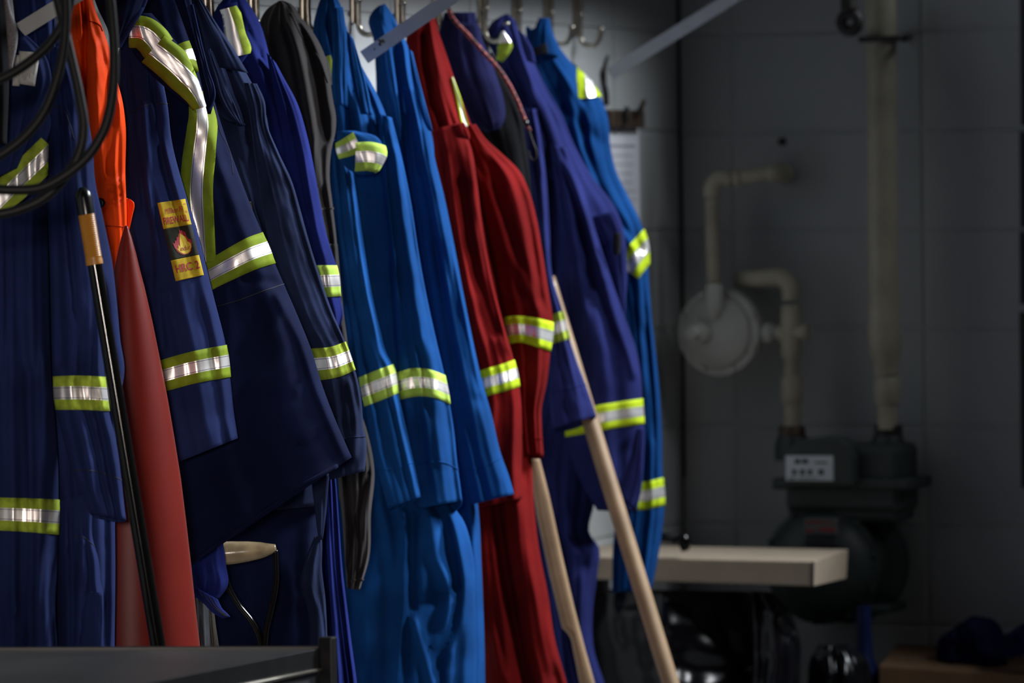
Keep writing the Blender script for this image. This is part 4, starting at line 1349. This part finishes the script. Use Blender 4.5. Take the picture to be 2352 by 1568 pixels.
# ------------------------------------------------------------------ clipboard with papers and a dark cord on the coat wall
t = thing('clipboard', 'clipboard of white printed papers hanging on the block wall beside the last coverall', 'clipboard', CW(1440, 520, 0.01))
yl, yr = CW(1380, 400, 0.01)[1], CW(1468, 400, 0.01)[1]
zt, zb_ = CW(1440, 286, 0.01)[2], CW(1440, 600, 0.01)[2]
hexa('board', box8((0.002, yl, zb_ - 0.01), (0.008, yr + 0.008, zt + 0.02)), CARDDK, t, 0.001)
hexa('paper', box8((0.008, yl, zb_), (0.011, yr, zt)), PAPER, t, 0.0)
V, F = [], []
rs = random.Random(3)
for k in range(9):
    zl = zt - 0.045 - k * 0.018
    y0, y1 = yl + (0.0 if k else 0.02) + 0.01, yr - 0.015 - rs.random() * 0.05
    kk = len(V)
    V += box8((0.0105, y0, zl), (0.0115, y1, zl + (0.004 if k == 0 else 0.0015)))
    F += [tuple(kk + i for i in f) for f in BOXF]
mesh_obj('print', V, F, FADEINK, t, smooth=False)
yc = (yl + yr) / 2 + 0.02
cz = zt + 0.005
hexa('clip', box8((0.008, yl + 0.02, cz - 0.012), (0.028, yr - 0.01, cz + 0.024)), RUST, t, 0.004, label='rust brown spring clip')
tube('clip_lever', [(0.018, yc + 0.02, cz), (0.04, yc + 0.02, cz + 0.024), (0.05, yc + 0.02, cz + 0.045)], [0.008, 0.006, 0.004], RUST, t, 10, 16)
tube('clip_lever', [(0.018, yc - 0.05, cz - 0.01), (0.035, yc - 0.05, cz + 0.01), (0.036, yc - 0.05, cz + 0.03)], [0.009, 0.007, 0.005], IRON, t, 10, 16)
t = thing('carabiner_cord', 'thin black cord hanging on the wall above the clipboard', 'cord', CW(1393, 245, 0.02))
tube('cord', [CW(1397, 128, 0.006), CW(1391, 150, 0.006), CW(1387, 166, 0.007), CW(1388, 190, 0.006), CW(1393, 215, 0.006), CW(1394, 242, 0.006)], [0.003, 0.0035, 0.006, 0.0045, 0.005, 0.0055], IRON, t, 8, 40)

# ------------------------------------------------------------------ wooden handles
t = thing('tool_handle', 'flat pale wooden handle with a stepped notch leaning beside the red trouser legs', 'tool handle', at(1530, 2300, 10.36))
ZH = 10.44
def slab(name, pts, z, depth, mat, parent, bev=0.004, label=None):
    """solid bar whose outline is given as a closed polygon, with real depth"""
    n = len(pts)
    P = np.array(pts, float)
    V = list(at(P[:, 0], P[:, 1], np.full(n, z))) + list(at(P[:, 0], P[:, 1], np.full(n, z + depth)))
    F = [tuple(range(n)), tuple(range(2 * n - 1, n - 1, -1))]
    for i in range(n):
        j = (i + 1) % n
        F.append((i, j, n + j, n + i))
    o = mesh_obj(name, V, F, mat, parent, smooth=False, label=label)
    if bev:
        bevel(o, bev, 3)
    return o
slab('handle', [(1213, 1045), (1238, 1045), (1262, 1140), (1290, 1270), (1318, 1390), (1344, 1490), (1366, 1568), (1440, 1830), (1560, 2250), (1524, 2250), (1404, 1830), (1331, 1568), (1310, 1460), (1291, 1442), (1262, 1320), (1232, 1180)], ZH, 0.03, WOOD, t, 0.011)
t = thing('push_broom', 'round pale wooden broom handle leaning in front of the indigo sleeve with lime band', 'broom', at(1700, 2080, 10.41))
hp = [at(1257, 640, 10.62), at(1363, 990, 10.565), at(1540, 1568, 10.48), at(1700, 2080, 10.41)]
tube('handle', hp, [0.0155, 0.0158, 0.016, 0.016], WOOD, t, 20, 60)

# ------------------------------------------------------------------ cardboard box on a black bin
t = thing('box', 'long flat pale cardboard box with one taped end, lying on the black rubbish bin', 'box', at(1640, 1345, 11.0))
zf = 10.9
fr_t, fr_b = at(1868, 1289, zf), at(1866, 1346, zf)
fl_t, fl_b = at(1340, 1278, zf + 0.19), at(1340, 1330, zf + 0.19)
br_t, br_b = at(1945, 1261, zf + 0.33), at(1941, 1328, zf + 0.33)
bl_t, bl_b = at(1340, 1249, zf + 0.50), at(1340, 1300, zf + 0.50)
hexa('carton', [fl_b, fr_b, br_b, bl_b, fl_t, fr_t, br_t, bl_t], CARD, t, 0.003)
dd = (br_t - fr_t) / np.linalg.norm(br_t - fr_t)
dl = (fl_t - fr_t) / np.linalg.norm(fl_t - fr_t)
# end cap sleeve: slightly proud, with a dark gap
c = [fr_b - dd * 0.003 + dl * -0.002, fr_b + dd * 0.0, br_b, br_b]
e_ = 0.0025
out = -dl * e_
c8 = [fr_b + dl * 0.001 + out, br_b + out, br_b + dl * 0.02, fr_b + dl * 0.001, fr_t + dl * 0.001 + out, br_t + out, br_t + dl * 0.02, fr_t + dl * 0.001]
hexa('end_flap', c8, CARD, t, 0.001)
V, F = sweep([fr_t - dd * 0.001 + out * 0.2, fr_b - dd * 0.001 + out * 0.2], 0.0022, 6)
mesh_obj('seam_gap', V, F, INK, t, label='dark gap at the flap')

t = thing('hand_tool', 'black tool with a bulbous end lying on the cardboard box', 'tool', at(1560, 1262, 11.0))
tube('shaft', [at(1470, 1238, 11.05), at(1510, 1232, 11.04), at(1535, 1236, 11.03), at(1552, 1240, 11.02)], [0.012, 0.012, 0.009, 0.008], GLOSSBLK, t, 14, 24)
tube('head', [at(1548, 1238, 11.02), at(1560, 1236, 11.02), at(1572, 1240, 11.02), at(1574, 1252, 11.02), at(1562, 1258, 11.02)], [0.008, 0.012, 0.012, 0.011, 0.008], GLOSSBLK, t, 14, 24)

t = thing('rubbish_bin', 'black rubbish bin lined with glossy black plastic under the cardboard box', 'bin', at(1620, 1900, 11.15))
bg = Piece([(1352, 1352), (1340, 1400), (1350, 1568), (1380, 1750), (1390, 2150)], [(1730, 1358), (1760, 1420), (1800, 1500), (1815, 1568), (1820, 1750), (1790, 2150)], 11.22, 0.22, amp=0.014, nf=2.0, seed=121, wrk=0.008, ramp=0, nu=70)
bg.build('bin_liner', BAGM, t)
bg2 = Piece([(1722, 1356), (1724, 1400), (1728, 1480), (1724, 1568), (1722, 1700)], [(1775, 1360), (1812, 1400), (1836, 1460), (1838, 1568), (1835, 1700)], 11.02, 0.04, amp=0.012, nf=1.6, seed=122, wrk=0.005, ramp=0,
            folds=[([(1742, 1360), (1775, 1405), (1832, 1468)], 6, 0.012), ([(1790, 1360), (1836, 1460)], 5, 0.010), ([(1727, 1350), (1730, 1500)], 5, 0.010), ([(1755, 1410), (1758, 1500)], 5, 0.010)])
bg2.build('liner_fold', BAGM, t)
lathe('bin_body', at(1600, 1480, 11.25), (0, 0, -1), [(0, 0.20), (0.3, 0.19), (0.62, 0.17)], BLACKP, t)

# ------------------------------------------------------------------ gas meter and pipework on the end wall
def ewp(px, py, off):
    return EW(px, py, off)


M1 = float(np.linalg.norm(EW(1900, 700) - EW(1901, 700)))   # metres per pixel at the end wall
up = np.array([0, 0, 1.0])
t = thing('pipe', 'tall cream painted gas pipe running up the end wall from the meter', 'pipe', ewp(2040, 985, 0.16))
o_ = 0.16
def seg(name, px, y0, y1, rpx, mat, par, bulge=None, label=None, px2=None):
    a = ewp(px, y0, o_)
    b_ = ewp(px2 if px2 is not None else px, y1, o_)
    r = rpx * M1
    L_ = np.linalg.norm(b_ - a)
    if bulge:
        pr = [(0, r * 0.9), (0.004, r), (L_ - 0.004, r), (L_, r * 0.9)]
    else:
        pr = [(0, r), (L_, r)]
    return lathe(name, a, b_ - a, pr, mat, par, label=label)
seg('riser', 2022, -60, 755, 33, PIPEP, t, px2=2031)
r1, r2 = 36 * M1, 26 * M1
a, b_ = ewp(2031, 748, o_), ewp(2037, 868, o_)
lathe('reducer', a, b_ - a, [(0, r1), (0.05, r1 * 0.98), (0.07, r2 * 1.1), (0.1, r2 * 1.02)], PIPEP, t)
seg('nipple', 2035, 830, 880, 22, PIPEP, t)
seg('union', 2037, 865, 928, 28, PIPEP, t, True)
seg('nipple', 2038, 920, 985, 22, PIPEP, t)
# pipe clamp
t = thing('pipe_clamp', 'dark iron clamp bar holding the tall cream pipe to the end wall', 'clamp', ewp(2026, 90, 0.1))
tube('clamp_bar', [ewp(1974, 91, 0.20), ewp(2026, 89, 0.205), ewp(2072, 87, 0.20)], 0.0065, IRON, t, 10, 20)
V, F = lathe_vf(ewp(2024, 90, 0.16), (0, 0, 1), [(-0.006, 0.0325), (-0.006, 0.036), (0.006, 0.036), (0.006, 0.0325)], 28)
mesh_obj('clamp_band', V, F, IRON, t)
tube('clamp_bolt', [ewp(2076, 88, 0.19), ewp(2082, 87, 0.1), ewp(2084, 86, 0.0)], 0.008, IRON, t, 10, 12)
# hanging lifting eye
t = thing('lifting_eye', 'black steel eye ring hanging beside the top of the cream pipe', 'ring', ewp(1952, 80, 0.3))
tube('shank', [ewp(1946, -60, 0.3), ewp(1949, 0, 0.3), ewp(1951, 26, 0.3)], [0.014, 0.015, 0.017], IRON, t, 14, 12)
ce = ewp(1952, 51, 0.3)
V, F = [], []
P = []
n1, n2 = 36, 12
for i in range(n1):
    a = 2 * PI * i / n1
    for j in range(n2):
        b2 = 2 * PI * j / n2
        rr = 0.0175 + 0.0115 * math.cos(b2)
        V.append(ce + rr * (math.cos(a) * np.array([1.0, 0, 0]) + math.sin(a) * up) + np.array([0, 0.011 * math.sin(b2), 0]))
for i in range(n1):
    for j in range(n2):
        F.append((i * n2 + j, ((i + 1) % n1) * n2 + j, ((i + 1) % n1) * n2 + (j + 1) % n2, i * n2 + (j + 1) % n2))
mesh_obj('eye', V, F, IRON, t)

# regulator
t = thing('gas_regulator', 'round grey gas regulator with bolted flange below the vent pipe', 'regulator', ewp(1655, 860, 0.2))
rc = ewp(1654, 762, 0.16)
ax = np.array([-0.10, -1.0, 0.0])
R_ = 96 * M1
lathe('housing', rc, ax, [(-0.05, R_ * 0.4), (-0.03, R_ * 0.75), (-0.014, R_ * 0.85), (-0.012, R_), (0.010, R_), (0.012, R_ * 0.84), (0.022, R_ * 0.80), (0.034, R_ * 0.55), (0.040, R_ * 0.3), (0.041, 0.004)], REGM, t, 56)
axn = ax / np.linalg.norm(ax)
e1 = np.cross(axn, up)
e1 /= np.linalg.norm(e1)
for k in range(8):
    a = PI / 8 + k * PI / 4
    c = rc + (e1 * math.cos(a) + up * math.sin(a)) * R_ * 0.92 + axn * 0.010
    V, F = lathe_vf(c, axn, [(0, 0.0065), (0.007, 0.0065), (0.0075, 0.004)], 6)
    mesh_obj('bolt', V, F, REGM, t, smooth=False)
bc = rc - e1 * (22 * M1) * (1 if e1[0] > 0 else -1) + axn * 0.03
lathe('boss', bc, axn + 0.12 * e1, [(0, 0.024), (0.03, 0.022), (0.034, 0.014), (0.055, 0.013), (0.057, 0.009)], REGM, t, 24)
lathe('neck', ewp(1641, 652, 0.2), ewp(1641, 725, 0.2) - ewp(1641, 652, 0.2), [(0, 0.017), (0.004, 0.0185), (0.05, 0.0185), (0.072, 0.010)], REGM, t, 24)
tube('side_outlet', [rc + np.array([R_ * 0.9, 0, 0]), ewp(1800, 764, 0.15)], 0.013, REGM, t, 16, 6)
lathe('outlet_nut', ewp(1752, 765, 0.155), (1, 0, 0), [(0, 0.016), (0.003, 0.021), (0.02, 0.021), (0.024, 0.015)], REGM, t, 8)

# vent pipe above the regulator
t = thing('vent_pipe', 'thin cream vent pipe rising from the regulator and bending into the end wall', 'pipe', ewp(1640, 660, 0.2))
tube('riser', [ewp(1640, 665, 0.19), ewp(1636, 540, 0.19), ewp(1635, 445, 0.19)], 0.0145, PIPEP, t, 20, 12)
tube('elbow', [ewp(1635, 452, 0.19), ewp(1637, 425, 0.19), ewp(1650, 412, 0.185), ewp(1680, 410, 0.18)], [0.018, 0.018, 0.018, 0.0165], PIPEP, t, 20, 20)
tube('arm', [ewp(1675, 410, 0.18), ewp(1790, 395, 0.15)], 0.0155, PIPEP, t, 20, 6)
tube('coupling', [ewp(1686, 409, 0.178), ewp(1697, 407, 0.175)], 0.0185, PIPEP, t, 20, 4)
tube('elbow', [ewp(1762, 399, 0.157), ewp(1790, 396, 0.145), ewp(1800, 398, 0.12), ewp(1802, 403, 0.08), ewp(1800, 404, 0.0)], [0.0185, 0.019, 0.019, 0.018, 0.018], PIPEP, t, 20, 24)

# pipe from the meter to the wall, with a tee
t = thing('pipe_tee', 'cream painted pipe with a tee and elbow between the regulator and the meter', 'pipe', ewp(1820, 1000, 0.15))
o_ = 0.15
tube('elbow', [ewp(1700, 642, 0.02), ewp(1706, 642, 0.09), ewp(1722, 640, 0.14), ewp(1760, 638, 0.15), ewp(1795, 638, 0.15), ewp(1812, 650, 0.15), ewp(1817, 690, 0.15)], [0.017, 0.018, 0.018, 0.016, 0.019, 0.020, 0.018], PIPEP, t, 20, 50)
seg('tee_body', 1817, 700, 822, 22, PIPEP, t, True)
tube('tee_branch', [ewp(1790, 765, 0.15), ewp(1858, 762, 0.15)], [0.019, 0.017], PIPEP, t, 18, 8)
seg('nipple', 1818, 818, 870, 17, PIPEP, t)
seg('union', 1819, 864, 925, 24, PIPEP, t, True)
seg('nipple', 1820, 920, 985, 19, PIPEP, t)

# meter
t = thing('gas_meter', 'dark green grey gas meter with a white dial plate below the pipes', 'gas meter', ewp(1920, 1410, 0.2))
def ebox(name, x0, y0, x1, y1, o0, o1, mat, bev=0.006, label=None):
    a = ewp(x0, y0, o1)
    b_ = ewp(x1, y1, o1)
    return hexa(name, box8((a[0], YEND - o1, b_[2]), (b_[0], YEND - o0, a[2])), mat, t, bev, label=label)
lathe('swivel_nut', ewp(1819, 978, 0.15), (0, 0, -1), [(0, 0.026), (0.004, 0.029), (0.026, 0.029), (0.03, 0.02)], RUST, t, 8)
lathe('swivel_nut', ewp(2040, 974, 0.15), (0, 0, -1), [(0, 0.026), (0.004, 0.030), (0.03, 0.030), (0.034, 0.02)], IRON, t, 8)
ebox('head', 1800, 1020, 2068, 1180, 0.07, 0.21, METER, 0.015)
lathe('inlet_spigot', ewp(1820, 1000, 0.15), (0, 0, -1), [(0, 0.03), (0.02, 0.036), (0.05, 0.036)], METER, t, 24)
lathe('outlet_spigot', ewp(2040, 1000, 0.15), (0, 0, -1), [(0, 0.03), (0.02, 0.036), (0.05, 0.036)], METER, t, 24)
ebox('flange', 1772, 1098, 2090, 1126, 0.06, 0.225, METER, 0.005)
# index housing with arched top
pts = [(1802, 1116), (1802, 1050), (1815, 1025), (1845, 1008), (1885, 1004), (1925, 1008), (1950, 1025), (1960, 1050), (1960, 1116)]
P = [ewp(x, y, 0.25) for x, y in pts]
V = [np.array([p[0], YEND - 0.25, p[2]]) for p in P] + [np.array([p[0], YEND - 0.18, p[2]]) for p in P]
nn = len(pts)
F = [tuple(range(nn)), tuple(range(2 * nn - 1, nn - 1, -1))] + [(i, (i + 1) % nn, nn + (i + 1) % nn, nn + i) for i in range(nn)]
o = mesh_obj('index_housing', V, F, METER, t, smooth=False)
bevel(o, 0.004)
a, b_ = ewp(1804, 1046, 0.252), ewp(1914, 1104, 0.252)
pl = hexa('dial_plate', box8((a[0], YEND - 0.253, b_[2]), (b_[0], YEND - 0.249, a[2])), PLATE, t, 0.001, label='white dial plate')
V, F = [], []
for (x, y, w, h_) in ((1826, 1054, 12, 10), (1842, 1054, 14, 10), (1872, 1060, 28, 4), (1820, 1078, 9, 12), (1838, 1078, 10, 12), (1856, 1078, 9, 12), (1880, 1078, 12, 12), (1812, 1097, 14, 3), (1836, 1097, 40, 2)):
    q0, q1 = ewp(x, y, 0.2535), ewp(x + w, y + h_, 0.2535)
    k0 = len(V)
    V += box8((q0[0], YEND - 0.2540, q1[2]), (q1[0], YEND - 0.2525, q0[2]))
    F += [tuple(k0 + i for i in f) for f in BOXF]
mesh_obj('dial_digits', V, F, INK, pl, smooth=False)
ebox('neck', 1806, 1124, 2062, 1200, 0.07, 0.20, METER, 0.012)
c1 = ewp(1912, 1292, 0.12)
Rm = 128 * M1
lathe('diaphragm_case', c1, (0, -1, 0), [(-0.06, Rm * 0.9), (0.02, Rm), (0.075, Rm), (0.078, Rm * 0.93), (0.10, Rm * 0.86), (0.12, Rm * 0.6), (0.125, Rm * 0.3), (0.126, 0.003)], METER, t, 56)
c2 = ewp(1962, 1292, 0.06)
lathe('back_case', c2, (0, -1, 0), [(-0.05, Rm * 0.8), (0.0, Rm * 0.98), (0.03, Rm), (0.05, Rm), (0.055, Rm * 0.9)], METER, t, 56)
for k in range(10):
    a = k * PI / 5 + 0.2
    c = c1 + np.array([math.cos(a) * Rm * 0.965, -0.076, math.sin(a) * Rm * 0.965])
    V, F = lathe_vf(c, (0, -1, 0), [(0, 0.007), (0.008, 0.007), (0.009, 0.004)], 6)
    mesh_obj('bolt', V, F, METER, t, smooth=False)
ebox('base', 1842, 1388, 2036, 1412, 0.05, 0.2, METER, 0.005)
a, b_ = ewp(1848, 1190, 0.246), ewp(1920, 1228, 0.246)
wp = hexa('warning_plate', box8((a[0], YEND - 0.249, b_[2]), (b_[0], YEND - 0.2, a[2])), plain('dull_grey_plate', (0.10, 0.10, 0.10), 0.5), t, 0.001, label='grey plate with red print')
V, F = [], []
for (x, y, w, h_) in ((1852, 1196, 12, 5), (1868, 1196, 14, 5), (1886, 1197, 26, 3), (1852, 1216, 18, 5), (1882, 1212, 36, 8)):
    q0, q1 = ewp(x, y, 0.2495), ewp(x + w, y + h_, 0.2495)
    k0 = len(V)
    V += box8((q0[0], YEND - 0.2505, q1[2]), (q1[0], YEND - 0.2485, q0[2]))
    F += [tuple(k0 + i for i in f) for f in BOXF]
mesh_obj('print', V, F, PATCHR, wp, smooth=False)
a, b_ = ewp(1849, 1236, 0.25), ewp(1920, 1254, 0.25)
hexa('serial_strip', box8((a[0], YEND - 0.253, b_[2]), (b_[0], YEND - 0.2, a[2])), INK, t, 0.001, label='black serial strip')

# ------------------------------------------------------------------ floor clutter in the far corner
t = thing('brown_carton', 'dark brown cardboard carton on the floor side under the blue jacket', 'box', at(2180, 1700, 11.3))
zc = 11.25
hexa('carton', [at(2020, 1640, zc), at(2420, 1660, zc), at(2440, 1600, zc + 0.4), at(2060, 1590, zc + 0.4), at(2018, 1528, zc), at(2420, 1556, zc), at(2440, 1500, zc + 0.4), at(2060, 1478, zc + 0.4)], CARDDK, t, 0.003)
t = thing('work_jacket', 'crumpled dark blue jacket lying on the brown carton', 'jacket', at(2240, 1548, 11.3))
j1 = Piece([(2178, 1450), (2158, 1466), (2150, 1490), (2152, 1518)], [(2235, 1412), (2290, 1428), (2310, 1466), (2316, 1528)], 11.42, 0.08, amp=0.02, nf=2, seed=131, wrk=0.012, ramp=0)
j1.build('body', DEEPNAVY, t)
j2 = Piece([(2290, 1468), (2300, 1490), (2312, 1515)], [(2420, 1390), (2425, 1440), (2430, 1480)], 11.28, 0.05, amp=0.01, nf=2, seed=132, wrk=0.006, ramp=0)
j2.build('sleeve', DEEPNAVY, t)
t = thing('jug', 'dark blue plastic container standing below the gas meter', 'container', at(1985, 1750, 11.35))
q0 = at(1984, 1392, 11.4)
lathe('jug_neck', q0, (0, 0, -1), [(0, 0.014), (0.05, 0.015), (0.10, 0.018), (0.13, 0.03), (0.2, 0.035), (0.32, 0.035)], BLUEPL, t, 28)
t = thing('scrap_bag', 'glossy black plastic scrap bag beside the dark blue container', 'bag', at(1920, 1760, 11.3))
sb = Piece([(1880, 1480), (1862, 1510), (1855, 1568), (1850, 1750)], [(1950, 1478), (1985, 1505), (2005, 1568), (2010, 1750)], 11.25, 0.07, amp=0.012, nf=2.5, seed=133, wrk=0.012, ramp=0)
sb.build('sack', BAGM, t)

# ------------------------------------------------------------------ foreground black work trolley
t = thing('work_trolley', 'black steel work trolley in the foreground with a raised corner post', 'trolley', at(500, 2600, 8.0))
zB = 8.25
def tp(px, py, z):
    return at(px, py, z)
# top tray: back edge from the left to the corner post, side edge coming forward and left
bkR, bkL = tp(742, 1491, zB), tp(-160, 1494, zB)
frR = tp(330, 1569, zB - 0.55)
dside = frR - bkR
dside[2] = 0
dside /= np.linalg.norm(dside)
frR = bkR + dside * 0.9
frL = bkL + dside * 0.9
hexa('tray', [frL - up * 0.02, frR - up * 0.02, bkR - up * 0.02, bkL - up * 0.02, frL, frR, bkR, bkL], BENCHTOP, t, 0.002)
sd = np.cross(dside, up)
if np.dot(sd, Rv) < 0:
    sd = -sd
hexa('back_rim', [bkL - up * 0.02, bkR - up * 0.02, bkR - up * 0.02 - dside * 0.006, bkL - up * 0.02 - dside * 0.006, bkL + up * 0.005, bkR + up * 0.005, bkR + up * 0.005 - dside * 0.006, bkL + up * 0.005 - dside * 0.006], BLACKM, t, 0.001)
r0_, r1_ = bkR, frR
hexa('side_rim', [r0_ - up * 0.024, r1_ - up * 0.024, r1_ - up * 0.024 + sd * 0.008, r0_ - up * 0.024 + sd * 0.008, r0_ + up * 0.004, r1_ + up * 0.004, r1_ + up * 0.004 + sd * 0.008, r0_ + up * 0.004 + sd * 0.008], BLACKM, t, 0.001)
# bright worn strip under the rim
tube('edge_strip', [r0_ - up * 0.027 + sd * 0.009 + dside * 0.012, r1_ - up * 0.027 + sd * 0.009], 0.0032, CHROME, t, 8, 6, label='worn bright steel edge strip')
hexa('side_panel', [r0_ - up * 0.5, r1_ - up * 0.5, r1_ - up * 0.5 + sd * 0.004, r0_ - up * 0.5 + sd * 0.004, r0_ - up * 0.034, r1_ - up * 0.034, r1_ - up * 0.034 + sd * 0.004, r0_ - up * 0.034 + sd * 0.004], plain('dark_grey_panel', (0.07, 0.075, 0.085), 0.45), t, 0.001)
pc = tp(752, 1462, zB - 0.02)
hexa('corner_post', box8((pc[0] - 0.011, pc[1] - 0.011, pc[2] - 0.95), (pc[0] + 0.011, pc[1] + 0.011, pc[2])), BLACKM, t, 0.002)

# ------------------------------------------------------------------ black hose loops hanging in the foreground
t = thing('hose_coil', 'black rubber hose hanging in loose loops in front of the orange jacket', 'hose', at(180, 470, 7.95))
zh = 7.95
def loop(pts, dz=0.0):
    tube('loop', [at(x, y, zh + dz) for x, y in pts], 0.0072, CABLE, t, 12, 90)
loop([(247, -60), (256, 30), (262, 120), (258, 220), (238, 300), (200, 360), (150, 402), (90, 432), (30, 436), (-60, 430)])
loop([(148, -60), (151, 50), (146, 110), (128, 190), (98, 262), (60, 310), (10, 350), (-60, 385)], 0.02)
loop([(118, -60), (140, 30), (160, 120), (182, 220), (192, 290), (182, 350), (150, 405), (100, 455), (40, 482), (-60, 500)], 0.04)
loop([(168, -60), (150, 40), (118, 95), (70, 140), (20, 172), (-60, 205)], 0.06)
